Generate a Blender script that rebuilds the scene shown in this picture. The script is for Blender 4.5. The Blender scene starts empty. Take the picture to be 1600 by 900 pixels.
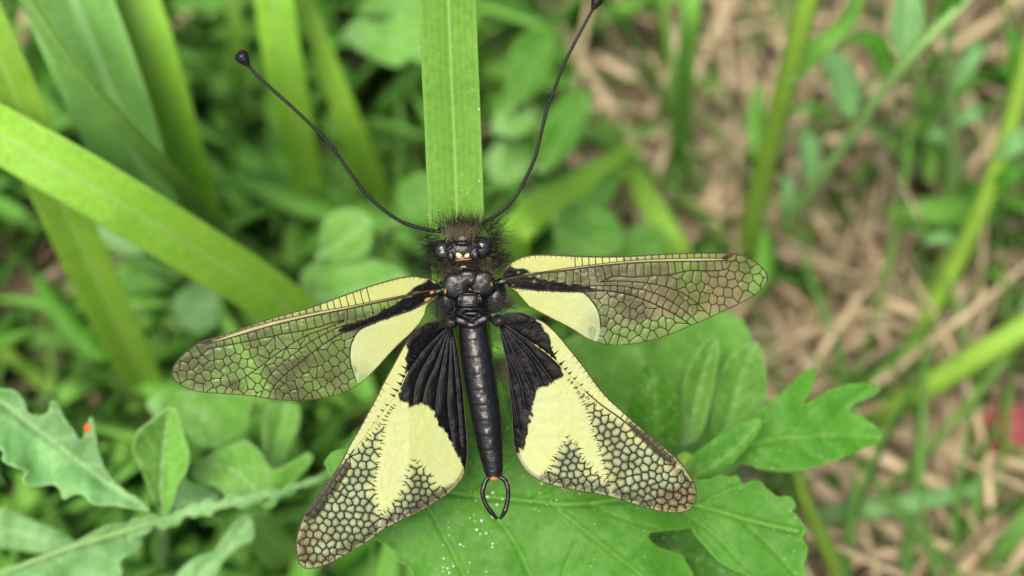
import bpy, bmesh, math, random
import numpy as np
from mathutils import Vector, Matrix
from mathutils.geometry import delaunay_2d_cdt

random.seed(7)
RNG = np.random.default_rng(11)
SC = bpy.context.scene
COL = SC.collection
R = math.radians

# ------------------------------------------------------------------ camera
PITCH = 55.0                     # degrees below the horizon
D0 = 145.0                       # mm from lens to the insect
HFOV = 36.0
FPX = 800.0 / math.tan(R(HFOV / 2))      # focal length in photo pixels (1600 wide)
CAM_H = 0.100 + D0 * 1e-3 * math.sin(R(PITCH))
cam = bpy.data.cameras.new('camera')
cam_o = bpy.data.objects.new('camera', cam)
COL.objects.link(cam_o)
cam_o.location = (0, 0, CAM_H)
cam_o.rotation_euler = (R(90 - PITCH), 0, 0)
cam.sensor_width = 36.0
cam.lens = 18.0 / math.tan(R(HFOV / 2))
cam.clip_start = 0.002
cam.clip_end = 200.0
cam.dof.use_dof = True
cam.dof.focus_distance = (D0 - 0.3) * 1e-3
cam.dof.aperture_fstop = cam.lens / 3.5
SC.camera = cam_o

# ------------------------------------------------------------------ world, sun, exposure
SUN_EL, SUN_AZ = 62.0, 205.0      # high soft sun through thin cloud (azimuth clockwise from +Y)
w = bpy.data.worlds.new('World')
SC.world = w
w.use_nodes = True
nt = w.node_tree
nt.nodes.clear()
sky = nt.nodes.new('ShaderNodeTexSky')
sky.sky_type = 'NISHITA'
sky.sun_disc = False
sky.sun_elevation = R(SUN_EL)
sky.sun_rotation = R(SUN_AZ)
sky.air_density = 1.0
sky.dust_density = 7.0
sky.ozone_density = 1.0
bg = nt.nodes.new('ShaderNodeBackground')
bg.inputs['Strength'].default_value = 0.11
wo = nt.nodes.new('ShaderNodeOutputWorld')
nt.links.new(sky.outputs[0], bg.inputs[0])
nt.links.new(bg.outputs[0], wo.inputs[0])

sun = bpy.data.lights.new('sun', 'SUN')
sun.energy = 2.3
sun.angle = R(24)
sun.color = (1.0, 0.93, 0.80)
sun_o = bpy.data.objects.new('sun', sun)
COL.objects.link(sun_o)
_az = R(SUN_AZ)
_sd = Vector((math.sin(_az) * math.cos(R(SUN_EL)), math.cos(_az) * math.cos(R(SUN_EL)), math.sin(R(SUN_EL))))
sun_o.rotation_euler = _sd.to_track_quat('Z', 'Y').to_euler()
sun_o.location = _sd * 2

SC.view_settings.view_transform = 'Standard'
SC.view_settings.look = 'None'
SC.view_settings.exposure = 1.4
SC.view_settings.gamma = 1.0
SC.view_settings.use_curve_mapping = False

# ------------------------------------------------------------------ pixel -> place helpers
CAMP = np.array([0, 0, CAM_H])
FW = np.array([0, math.cos(R(PITCH)), -math.sin(R(PITCH))])
RT = np.array([1.0, 0, 0])
UPV = np.array([0, math.sin(R(PITCH)), math.cos(R(PITCH))])

def ray(px, py):
    px = np.asarray(px, float); py = np.asarray(py, float)
    return FW + np.multiply.outer((px - 800) / FPX, RT) + np.multiply.outer((450 - py) / FPX, UPV)

def P(px, py, d):
    """world point (m) seen at photo pixel, d mm along the optical axis"""
    r = ray(px, py)
    d = np.asarray(d, float) * 1e-3
    return CAMP + r * (d[..., None] if np.ndim(d) else d)

def H(px, py, z):
    """world point (m) seen at photo pixel at height z mm above the ground"""
    r = ray(px, py)
    t = (np.asarray(z, float) * 1e-3 - CAM_H) / r[..., 2]
    return CAMP + r * (t[..., None] if np.ndim(t) else t)

def depth_of(p):
    return float(np.dot(np.asarray(p) - CAMP, FW)) * 1e3

# ------------------------------------------------------------------ noise
class VNoise:
    def __init__(s, seed):
        s.t = np.random.default_rng(seed).random((256, 256))
    def __call__(s, x, y):
        x = np.asarray(x, float); y = np.asarray(y, float)
        xi = np.floor(x).astype(int); yi = np.floor(y).astype(int)
        fx = x - xi; fy = y - yi
        fx = fx * fx * (3 - 2 * fx); fy = fy * fy * (3 - 2 * fy)
        g = lambda a, b: s.t[a % 256, b % 256]
        return ((g(xi, yi) * (1 - fx) + g(xi + 1, yi) * fx) * (1 - fy)
                + (g(xi, yi + 1) * (1 - fx) + g(xi + 1, yi + 1) * fx) * fy) * 2 - 1
N1, N2, N3 = VNoise(1), VNoise(2), VNoise(3)

def sstep(a, b, x):
    t = np.clip((x - a) / (b - a), 0, 1)
    return t * t * (3 - 2 * t)

# ------------------------------------------------------------------ mesh helpers
def mesh_obj(name, verts, faces, mat, parent=None, origin=None, smooth=True, col=None):
    verts = np.asarray(verts, float)
    if origin is None:
        origin = np.zeros(3)
    origin = np.asarray(origin, float)
    me = bpy.data.meshes.new(name)
    me.from_pydata((verts - origin).tolist(), [], faces)
    if col is not None:
        a = me.color_attributes.new('Col', 'FLOAT_COLOR', 'POINT')
        a.data.foreach_set('color', np.asarray(col, np.float32).ravel())
    if smooth:
        me.polygons.foreach_set('use_smooth', [True] * len(me.polygons))
    if mat is not None:
        me.materials.append(mat)
    me.update()
    o = bpy.data.objects.new(name, me)
    COL.objects.link(o)
    if parent is not None:
        o.parent = parent
        o.location = origin - np.array(parent.location) if parent.parent is None else origin
    else:
        o.location = origin
    return o

def child(name, verts, faces, mat, thing, col=None, smooth=True, under=None):
    """part of a thing (verts in world metres); under = part for a sub-part"""
    base = np.array(thing.location)
    me_o = mesh_obj(name, verts, faces, mat, None, base, smooth, col)
    me_o.parent = under if under is not None else thing
    me_o.location = (0, 0, 0)
    return me_o

def thing(name, label, cat, loc, group=None):
    o = bpy.data.objects.new(name, None)
    COL.objects.link(o)
    o.location = Vector(loc)
    o.empty_display_size = 0.005
    o['label'] = label; o['category'] = cat
    if group: o['group'] = group
    return o

def tag(o, label, cat, group=None):
    o['label'] = label; o['category'] = cat
    if group: o['group'] = group
    return o

def catmull(pts, n):
    p = np.asarray(pts, float)
    if len(p) == 2:
        t = np.linspace(0, 1, n)[:, None]
        return p[0] * (1 - t) + p[1] * t
    q = np.vstack([2 * p[0] - p[1], p, 2 * p[-1] - p[-2]])
    seg = np.linalg.norm(np.diff(p, axis=0)[:, :3], axis=1)
    cum = np.concatenate([[0], np.cumsum(seg)])
    s = np.linspace(0, cum[-1], n)
    i = np.clip(np.searchsorted(cum, s, 'right') - 1, 0, len(p) - 2)
    t = ((s - cum[i]) / np.maximum(seg[i], 1e-12))[:, None]
    p0, p1, p2, p3 = q[i], q[i + 1], q[i + 2], q[i + 3]
    return 0.5 * (2 * p1 + (p2 - p0) * t + (2 * p0 - 5 * p1 + 4 * p2 - p3) * t ** 2 + (3 * p1 - p0 - 3 * p2 + p3) * t ** 3)

def tube_arrays(pts, rad, sides=8, cap=True):
    """tube along pts (n,3) with radii (n)"""
    p = np.asarray(pts, float); n = len(p)
    rad = np.broadcast_to(np.asarray(rad, float), (n,))
    tan = np.gradient(p, axis=0)
    tan /= np.linalg.norm(tan, axis=1)[:, None] + 1e-15
    ref = FW if abs(np.dot(tan[0], FW)) < 0.9 else RT
    u = np.cross(tan, ref); u /= np.linalg.norm(u, axis=1)[:, None] + 1e-15
    v = np.cross(u, tan)
    a = np.arange(sides) * 2 * math.pi / sides
    ring = (u[:, None, :] * np.cos(a)[None, :, None] + v[:, None, :] * np.sin(a)[None, :, None]) * rad[:, None, None]
    V = (p[:, None, :] + ring).reshape(-1, 3)
    F = []
    for i in range(n - 1):
        for k in range(sides):
            k2 = (k + 1) % sides
            F.append((i * sides + k, i * sides + k2, (i + 1) * sides + k2, (i + 1) * sides + k))
    if cap:
        F.append(tuple(range(sides))[::-1])
        F.append(tuple((n - 1) * sides + k for k in range(sides)))
    return V, F

class MB:
    def __init__(s): s.V = []; s.F = []; s.C = []; s.n = 0
    def add(s, V, F, c=None):
        V = np.asarray(V, float)
        s.V.append(V)
        s.F += [tuple(i + s.n for i in f) for f in F]
        if c is not None:
            c = np.asarray(c, float)
            s.C.append(np.broadcast_to(c, (len(V), 4)))
        s.n += len(V)
    def arr(s):
        return np.vstack(s.V), s.F, (np.vstack(s.C) if s.C else None)

# ------------------------------------------------------------------ materials
def mat_new(name):
    m = bpy.data.materials.new(name)
    m.use_nodes = True
    m.node_tree.nodes.clear()
    return m, m.node_tree

def N(nt, typ, **kw):
    n = nt.nodes.new(typ)
    for k, v in kw.items():
        if k in n.inputs: n.inputs[k].default_value = v
        else: setattr(n, k, v)
    return n

def mix_rgb(nt, fac, a, b, blend='MIX'):
    m = nt.nodes.new('ShaderNodeMix'); m.data_type = 'RGBA'; m.blend_type = blend
    for sock, val in ((m.inputs[0], fac), (m.inputs[6], a), (m.inputs[7], b)):
        if isinstance(val, bpy.types.NodeSocket): nt.links.new(val, sock)
        elif isinstance(val, (int, float)): sock.default_value = val
        else: sock.default_value = (*val[:3], 1)
    return m.outputs[2]

def ramp(nt, fac, stops):
    r = nt.nodes.new('ShaderNodeValToRGB')
    els = r.color_ramp.elements
    while len(els) < len(stops): els.new(0.5)
    for e, (p, c) in zip(els, stops):
        e.position = p; e.color = (*c[:3], 1) if len(c) == 3 else c
    nt.links.new(fac, r.inputs[0])
    return r.outputs[0]

def leaf_mat(name, base, alt, vein, rough=0.52, trans=0.45, specks=0.0, spec=0.16, streak=0.0, transcol=1.5):
    """plant tissue: diffuse + light coming through + waxy gloss; Col.r = vein mask, Col.g = tone"""
    m, nt = mat_new(name)
    L = nt.links.new
    out = N(nt, 'ShaderNodeOutputMaterial')
    at = N(nt, 'ShaderNodeAttribute', attribute_name='Col')
    sep = N(nt, 'ShaderNodeSeparateColor'); L(at.outputs[0], sep.inputs[0])
    tc = N(nt, 'ShaderNodeTexCoord')
    nz = N(nt, 'ShaderNodeTexNoise', Scale=220.0, Detail=5.0); L(tc.outputs['Object'], nz.inputs['Vector'])
    nz2 = N(nt, 'ShaderNodeTexNoise', Scale=1500.0, Detail=3.0); L(tc.outputs['Object'], nz2.inputs['Vector'])
    f = ramp(nt, nz.outputs[0], [(0.32, (0, 0, 0)), (0.68, (1, 1, 1))])
    c = mix_rgb(nt, f, base, alt)
    ov = N(nt, 'ShaderNodeMapRange'); L(nz2.outputs[0], ov.inputs[0])
    ov.inputs[1].default_value = 0.3; ov.inputs[2].default_value = 0.7
    ov.inputs[3].default_value = 0.86; ov.inputs[4].default_value = 1.12
    hv = N(nt, 'ShaderNodeHueSaturation'); L(c, hv.inputs['Color'])
    tone = N(nt, 'ShaderNodeMapRange'); L(sep.outputs[1], tone.inputs[0])
    tone.inputs[3].default_value = 0.72; tone.inputs[4].default_value = 1.28
    mu = N(nt, 'ShaderNodeMath', operation='MULTIPLY'); L(ov.outputs[0], mu.inputs[0]); L(tone.outputs[0], mu.inputs[1])
    L(mu.outputs[0], hv.inputs['Value'])
    hue = N(nt, 'ShaderNodeMapRange'); L(sep.outputs[2], hue.inputs[0])
    hue.inputs[3].default_value = 0.475; hue.inputs[4].default_value = 0.525
    L(hue.outputs[0], hv.inputs['Hue'])
    c = mix_rgb(nt, sep.outputs[0], hv.outputs[0], vein)
    if specks:
        vo = N(nt, 'ShaderNodeTexVoronoi', Scale=1900.0); L(tc.outputs['Object'], vo.inputs['Vector'])
        big = N(nt, 'ShaderNodeTexNoise', Scale=120.0); L(tc.outputs['Object'], big.inputs['Vector'])
        thr = N(nt, 'ShaderNodeMapRange'); L(big.outputs[0], thr.inputs[0])
        thr.inputs[1].default_value = 0.42; thr.inputs[2].default_value = 0.7
        thr.inputs[3].default_value = 0.05; thr.inputs[4].default_value = 0.26
        rr = N(nt, 'ShaderNodeSeparateColor'); L(vo.outputs['Color'], rr.inputs[0])
        m1 = N(nt, 'ShaderNodeMath', operation='MULTIPLY'); L(thr.outputs[0], m1.inputs[0]); L(rr.outputs[0], m1.inputs[1])
        lt = N(nt, 'ShaderNodeMath', operation='LESS_THAN'); L(vo.outputs['Distance'], lt.inputs[0]); L(m1.outputs[0], lt.inputs[1])
        m2 = N(nt, 'ShaderNodeMath', operation='MULTIPLY'); L(lt.outputs[0], m2.inputs[0]); m2.inputs[1].default_value = specks
        c = mix_rgb(nt, m2.outputs[0], c, (0.42, 0.5, 0.33))
    bmp = N(nt, 'ShaderNodeBump', Strength=0.35, Distance=0.0002)
    L(nz2.outputs[0], bmp.inputs['Height'])
    pr = N(nt, 'ShaderNodeBsdfPrincipled', Roughness=rough)
    pr.inputs['Specular IOR Level'].default_value = spec
    L(c, pr.inputs['Base Color']); L(bmp.outputs[0], pr.inputs['Normal'])
    tr = N(nt, 'ShaderNodeBsdfTranslucent')
    tcol = mix_rgb(nt, 1.0, c, (transcol * 1.05, transcol, transcol * 0.55), 'MULTIPLY')
    L(tcol, tr.inputs['Color'])
    mx = N(nt, 'ShaderNodeMixShader', Fac=trans)
    L(pr.outputs[0], mx.inputs[1]); L(tr.outputs[0], mx.inputs[2])
    L(mx.outputs[0], out.inputs[0])
    return m

M = {}
M['blade'] = leaf_mat('grass_blade_green', (0.092, 0.225, 0.026), (0.108, 0.25, 0.030), (0.21, 0.35, 0.10), specks=0.8)
M['grass'] = leaf_mat('grass_bright', (0.135, 0.285, 0.028), (0.165, 0.32, 0.035), (0.22, 0.36, 0.10))
M['grass_blue'] = leaf_mat('grass_bluish', (0.090, 0.225, 0.050), (0.12, 0.27, 0.065), (0.2, 0.34, 0.15), trans=0.3)
M['grass_dark'] = leaf_mat('grass_dark', (0.065, 0.16, 0.03), (0.09, 0.2, 0.035), (0.13, 0.24, 0.06), trans=0.35)
M['leaf'] = leaf_mat('leaf_herb', (0.036, 0.138, 0.010), (0.052, 0.168, 0.015), (0.10, 0.22, 0.035), specks=1.0, trans=0.33)
M['leaf_pale'] = leaf_mat('leaf_pale', (0.088, 0.235, 0.030), (0.115, 0.275, 0.045), (0.2, 0.36, 0.14), trans=0.42)
M['leaf_blue'] = leaf_mat('leaf_bluish', (0.085, 0.21, 0.062), (0.125, 0.265, 0.095), (0.19, 0.34, 0.13), trans=0.3)
M['leaf_yellow'] = leaf_mat('leaf_yellowish', (0.22, 0.33, 0.06), (0.27, 0.37, 0.08), (0.3, 0.4, 0.15))
M['stem'] = leaf_mat('stem_green', (0.135, 0.27, 0.024), (0.165, 0.3, 0.035), (0.22, 0.33, 0.08), trans=0.2)
M['stem_grey'] = leaf_mat('stem_greyish', (0.11, 0.22, 0.06), (0.14, 0.26, 0.08), (0.2, 0.3, 0.12), trans=0.15)
M['straw'] = leaf_mat('straw', (0.25, 0.20, 0.115), (0.38, 0.315, 0.205), (0.45, 0.38, 0.27), trans=0.2, rough=0.55, transcol=1.1)
M['straw_dark'] = leaf_mat('straw_dark', (0.12, 0.08, 0.045), (0.2, 0.14, 0.085), (0.25, 0.2, 0.13), trans=0.1, rough=0.6, transcol=1.0)
M['pink'] = leaf_mat('leaf_reddish', (0.3, 0.06, 0.09), (0.34, 0.1, 0.1), (0.4, 0.2, 0.15), trans=0.35, transcol=1.1)
M['petal_orange'] = leaf_mat('petal_orange', (0.34, 0.07, 0.015), (0.4, 0.10, 0.02), (0.6, 0.2, 0.1), trans=0.25, transcol=1.1)

# soil
def soil_mat():
    m, nt = mat_new('soil')
    L = nt.links.new
    out = N(nt, 'ShaderNodeOutputMaterial')
    tc = N(nt, 'ShaderNodeTexCoord')
    n1 = N(nt, 'ShaderNodeTexNoise', Scale=60.0, Detail=8.0, Roughness=0.65); L(tc.outputs['Object'], n1.inputs['Vector'])
    n2 = N(nt, 'ShaderNodeTexNoise', Scale=500.0, Detail=4.0); L(tc.outputs['Object'], n2.inputs['Vector'])
    c = ramp(nt, n1.outputs[0], [(0.3, (0.045, 0.03, 0.018)), (0.5, (0.12, 0.085, 0.055)), (0.72, (0.2, 0.15, 0.10))])
    c = mix_rgb(nt, n2.outputs[0], c, (0.10, 0.075, 0.045))
    b = N(nt, 'ShaderNodeBump', Strength=0.9, Distance=0.002); L(n2.outputs[0], b.inputs['Height'])
    pr = N(nt, 'ShaderNodeBsdfPrincipled', Roughness=0.9)
    L(c, pr.inputs['Base Color']); L(b.outputs[0], pr.inputs['Normal'])
    L(pr.outputs[0], out.inputs[0])
    return m
M['soil'] = soil_mat()

def chitin(name, col, rough=0.28, bump=0.35, scale=2500.0, coat=0.3, col2=None, spec=0.35):
    m, nt = mat_new(name)
    L = nt.links.new
    out = N(nt, 'ShaderNodeOutputMaterial')
    tc = N(nt, 'ShaderNodeTexCoord')
    nz = N(nt, 'ShaderNodeTexNoise', Scale=scale, Detail=5.0); L(tc.outputs['Object'], nz.inputs['Vector'])
    nb = N(nt, 'ShaderNodeTexNoise', Scale=scale * 0.2, Detail=3.0); L(tc.outputs['Object'], nb.inputs['Vector'])
    bm_ = N(nt, 'ShaderNodeBump', Strength=bump, Distance=0.00006); L(nz.outputs[0], bm_.inputs['Height'])
    pr = N(nt, 'ShaderNodeBsdfPrincipled', Roughness=rough)
    pr.inputs['Specular IOR Level'].default_value = spec
    f = ramp(nt, nb.outputs[0], [(0.35, (0, 0, 0)), (0.65, (1, 1, 1))])
    L(mix_rgb(nt, f, col, col2 or tuple(x * 1.5 for x in col)), pr.inputs['Base Color'])
    rr = N(nt, 'ShaderNodeMapRange'); L(nb.outputs[0], rr.inputs[0])
    rr.inputs[3].default_value = rough * 0.7; rr.inputs[4].default_value = rough * 1.5
    L(rr.outputs[0], pr.inputs['Roughness'])
    pr.inputs['Coat Weight'].default_value = coat
    pr.inputs['Coat Roughness'].default_value = 0.18
    L(bm_.outputs[0], pr.inputs['Normal'])
    L(pr.outputs[0], out.inputs[0])
    return m
M['body'] = chitin('chitin_black', (0.0015, 0.0015, 0.002), 0.30, 0.4, 1600.0, 0.0, col2=(0.003, 0.0028, 0.004), spec=0.27)
M['eye'] = chitin('eye_black', (0.003, 0.003, 0.004), 0.16, 0.5, 5000.0, 0.0, spec=0.5)
M['antenna'] = chitin('antenna_black', (0.004, 0.004, 0.004), 0.35, 0.5, 2500.0, 0.0, spec=0.15)
M['cream'] = chitin('chitin_cream', (0.30, 0.20, 0.09), 0.45, 0.6, coat=0.0, col2=(0.42, 0.31, 0.16))
M['ochre'] = chitin('chitin_ochre', (0.13, 0.07, 0.012), 0.45, 0.6, coat=0.0, col2=(0.24, 0.15, 0.025))
M['rust'] = chitin('chitin_rust', (0.16, 0.07, 0.03), 0.4, 0.3, coat=0.1)

def hair_mat():
    m, nt = mat_new('hair')
    L = nt.links.new
    out = N(nt, 'ShaderNodeOutputMaterial')
    at = N(nt, 'ShaderNodeAttribute', attribute_name='Col')
    pr = N(nt, 'ShaderNodeBsdfPrincipled', Roughness=0.45)
    pr.inputs['Specular IOR Level'].default_value = 0.2
    L(at.outputs[0], pr.inputs['Base Color'])
    L(pr.outputs[0], out.inputs[0])
    return m
M['hair'] = hair_mat()

def vein_mat():
    m, nt = mat_new('wing_vein')
    L = nt.links.new
    out = N(nt, 'ShaderNodeOutputMaterial')
    at = N(nt, 'ShaderNodeAttribute', attribute_name='Col')
    pr = N(nt, 'ShaderNodeBsdfPrincipled', Roughness=0.38)
    pr.inputs['Specular IOR Level'].default_value = 0.12
    L(at.outputs[0], pr.inputs['Base Color'])
    L(pr.outputs[0], out.inputs[0])
    return m
M['vein'] = vein_mat()

def membrane_mat():
    """wing film: Col.rgb pigment, Col.a how much of the film is pigmented"""
    m, nt = mat_new('wing_membrane')
    L = nt.links.new
    out = N(nt, 'ShaderNodeOutputMaterial')
    at = N(nt, 'ShaderNodeAttribute', attribute_name='Col')
    tc = N(nt, 'ShaderNodeTexCoord')
    nz = N(nt, 'ShaderNodeTexNoise', Scale=1800.0, Detail=4.0); L(tc.outputs['Object'], nz.inputs['Vector'])
    b = N(nt, 'ShaderNodeBump', Strength=0.8, Distance=0.0001); L(nz.outputs[0], b.inputs['Height'])
    pig = mix_rgb(nt, nz.outputs[0], at.outputs[0], mix_rgb(nt, 1.0, at.outputs[0], (0.86, 0.87, 0.8), 'MULTIPLY'))
    df = N(nt, 'ShaderNodeBsdfPrincipled', Roughness=0.33)
    df.inputs['Specular IOR Level'].default_value = 0.10
    sr = N(nt, 'ShaderNodeMapRange'); L(at.outputs['Color'], sr.inputs[0]); sr.inputs[1].default_value = 0.01; sr.inputs[2].default_value = 0.1; sr.inputs[3].default_value = 0.05; sr.inputs[4].default_value = 0.10; L(sr.outputs[0], df.inputs['Specular IOR Level'])
    L(pig, df.inputs['Base Color']); L(b.outputs[0], df.inputs['Normal'])
    tl = N(nt, 'ShaderNodeBsdfTranslucent'); L(pig, tl.inputs['Color'])
    mx = N(nt, 'ShaderNodeMixShader', Fac=0.3); L(df.outputs[0], mx.inputs[1]); L(tl.outputs[0], mx.inputs[2])
    tp = N(nt, 'ShaderNodeBsdfTransparent', Color=(0.95, 0.95, 0.84, 1))
    gl = N(nt, 'ShaderNodeBsdfGlossy', Roughness=0.2); gl.inputs['Color'].default_value = (0.85, 0.95, 1.0, 1)
    L(b.outputs[0], gl.inputs['Normal'])
    fr = N(nt, 'ShaderNodeFresnel', IOR=1.28); L(b.outputs[0], fr.inputs['Normal'])
    film = N(nt, 'ShaderNodeMixShader'); L(fr.outputs[0], film.inputs[0]); L(tp.outputs[0], film.inputs[1]); L(gl.outputs[0], film.inputs[2])
    fin = N(nt, 'ShaderNodeMixShader'); L(at.outputs['Alpha'], fin.inputs[0]); L(film.outputs[0], fin.inputs[1]); L(mx.outputs[0], fin.inputs[2])
    L(fin.outputs[0], out.inputs[0])
    return m
M['membrane'] = membrane_mat()

# ================================================================== GROUND
def build_ground():
    # fine relief near the subject, coarse far out, one sheet
    def axis(c, near, far):
        a = np.concatenate([np.linspace(-far, c - near, 14)[:-1], np.linspace(c - near, c + near, 150), np.linspace(c + near, far, 14)[1:]])
        return a
    xs = axis(0, 0.45, 30.0); ys = axis(0.12, 0.45, 30.0)
    X, Y = np.meshgrid(xs, ys)
    near = np.exp(-((X / 0.5) ** 2 + ((Y - 0.12) / 0.5) ** 2))
    Z = -0.002 + near * (N1(X * 40, Y * 40) * 0.002 + N2(X * 120, Y * 120) * 0.0012) + (1 - near) * N3(X * 0.7, Y * 0.7) * 0.02 * (1 - near)
    V = np.stack([X, Y, Z], -1).reshape(-1, 3)
    nx, ny = len(xs), len(ys)
    F = [(j * nx + i, j * nx + i + 1, (j + 1) * nx + i + 1, (j + 1) * nx + i) for j in range(ny - 1) for i in range(nx - 1)]
    o = mesh_obj('ground', V, F, M['soil'])
    o['kind'] = 'structure'
build_ground()

# ================================================================== PLANT BUILDERS
def strip_arrays(path, width, fold=0.25, roll=0.0, nseg=36, curl=0.0, tone=0.5, hue=0.5, thick=None, taper_tip=True, ridges=0, facing=None, K=13):
    """blade of grass: V/arched cross-section with thickness; path (n,3) m root->tip, width (n) m"""
    p = catmull(path, nseg)
    wd = np.interp(np.linspace(0, 1, nseg), np.linspace(0, 1, len(width)), width)
    tan = np.gradient(p, axis=0); tan /= np.linalg.norm(tan, axis=1)[:, None]
    fc = -FW if facing is None else facing
    u = np.cross(tan, fc); u /= np.linalg.norm(u, axis=1)[:, None]
    v = np.cross(u, tan)
    rl = np.interp(np.linspace(0, 1, nseg), np.linspace(0, 1, 2 if np.ndim(roll) == 0 else len(roll)), [roll, roll] if np.ndim(roll) == 0 else roll)
    c_, s_ = np.cos(rl)[:, None], np.sin(rl)[:, None]
    u, v = u * c_ + v * s_, v * c_ - u * s_
    t = np.linspace(-1, 1, K)
    prof = fold * np.abs(t) - curl * t * t
    if ridges:
        prof = prof + 0.003 * np.cos(t * ridges * math.pi)
    if thick is None: thick = 0.00022
    top = p[:, None] + u[:, None] * (t[None, :, None] * wd[:, None, None] * 0.5) + v[:, None] * (prof[None, :, None] * wd[:, None, None] * 0.5)
    edge = (1 - np.abs(t) ** 4) * 0.85 + 0.15
    bot = top - v[:, None] * (thick * (edge + 1.2 * np.exp(-(t / 0.12) ** 2)))[None, :, None]
    V = np.concatenate([top.reshape(-1, 3), bot.reshape(-1, 3)])
    n = nseg; off = n * K
    F = []
    for i in range(n - 1):
        for k in range(K - 1):
            a = i * K + k
            F.append((a, a + 1, a + K + 1, a + K))
            F.append((off + a, off + a + K, off + a + K + 1, off + a + 1))
        a = i * K; F.append((a, a + K, off + a + K, off + a))
        a = i * K + K - 1; F.append((a, off + a, off + a + K, a + K))
    for i in (0, n - 1):
        for k in range(K - 1):
            a = i * K + k
            F.append((a, off + a, off + a + 1, a + 1) if i == 0 else (a, a + 1, off + a + 1, off + a))
    c = np.zeros((n, K, 4)); c[..., 3] = 1
    c[..., 0] = np.exp(-(t / 0.05) ** 2)[None] * 0.6 + 0.25 * np.exp(-((np.abs(t) - 0.98) / 0.04) ** 2)[None]
    if ridges:
        c[..., 0] = np.maximum(c[..., 0], 0.10 * np.clip(np.cos(t * ridges * math.pi), 0, 1)[None])
    c[..., 1] = tone + 0.12 * N1(np.linspace(0, 6, n) + tone * 50, tone * 77)[:, None]
    c[..., 2] = hue
    c = c.reshape(-1, 4)
    return V, F, np.vstack([c, c])

def px_path(pts):
    """pts (px,py,z mm above ground)"""
    return np.array([H(a, b, z) for a, b, z in pts])

def px_width(path, wpx):
    wp = np.interp(np.linspace(0, 1, len(path)), np.linspace(0, 1, len(wpx)), wpx)
    return np.array([w_ * depth_of(p) / FPX * 1e-3 for w_, p in zip(wp, path)])

def grass_blade(name, label, pts, wpx, mat, fold=0.25, roll=0.0, group=None, cat='grass', **kw):
    path = px_path(pts)[::-1]      # given tip->root, stored root->tip
    wd = px_width(path, wpx[::-1])
    V, F, c = strip_arrays(path, wd, fold, roll, **kw)
    o = mesh_obj(name, V, F, M[mat], None, path[0], True, c)
    tag(o, label, cat, group)
    return o

def stem_arrays(path, rad, nseg=30, sides=10, tone=0.5, hue=0.5, ribs=0.06):
    p = catmull(path, nseg)
    r = np.interp(np.linspace(0, 1, nseg), np.linspace(0, 1, len(rad)), rad)
    V, F = tube_arrays(p, r, sides)
    V = V.reshape(nseg, sides, 3)
    mod = 1 + ribs * np.cos(np.arange(sides) * math.pi)
    V = p[:, None] + (V - p[:, None]) * mod[None, :, None]
    c = np.zeros((nseg, sides, 4)); c[..., 3] = 1
    c[..., 0] = 0.25 * (np.arange(sides) % 2)[None]
    c[..., 1] = tone + 0.1 * N2(np.linspace(0, 5, nseg) + tone * 31, 2.2)[:, None]; c[..., 2] = hue
    return V.reshape(-1, 3), F, c.reshape(-1, 4)

def seg_dist(pts, segs):
    """min distance points (n,2) to segments (m,4)"""
    pts = np.asarray(pts, float); segs = np.asarray(segs, float)
    best = np.full(len(pts), 1e9)
    for i in range(0, len(segs), 200):
        s = segs[i:i + 200]
        a = s[:, :2]; d = s[:, 2:] - a
        L2 = (d ** 2).sum(1) + 1e-12
        t = np.clip(((pts[:, None, 0] - a[None, :, 0]) * d[None, :, 0] + (pts[:, None, 1] - a[None, :, 1]) * d[None, :, 1]) / L2, 0, 1)
        ex = pts[:, None, 0] - (a[None, :, 0] + t * d[None, :, 0]); ey = pts[:, None, 1] - (a[None, :, 1] + t * d[None, :, 1])
        best = np.minimum(best, np.sqrt((ex ** 2 + ey ** 2).min(1)))
    return best

def poly_segs(poly, closed=False):
    p = np.asarray(poly, float)
    q = np.roll(p, -1, axis=0) if closed else p[1:]
    if not closed: p = p[:-1]
    return np.hstack([p, q])

def inside(pts, poly):
    x, y = pts[:, 0], pts[:, 1]
    p = np.asarray(poly, float); r = np.zeros(len(pts), bool)
    j = len(p) - 1
    for i in range(len(p)):
        xi, yi = p[i]; xj, yj = p[j]
        c = ((yi > y) != (yj > y)) & (x < (xj - xi) * (y - yi) / (yj - yi + 1e-12) + xi)
        r ^= c; j = i
    return r

def sdist(pts, poly):
    d = seg_dist(pts, poly_segs(poly, True))
    return np.where(inside(pts, poly), d, -d)     # positive inside

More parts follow.
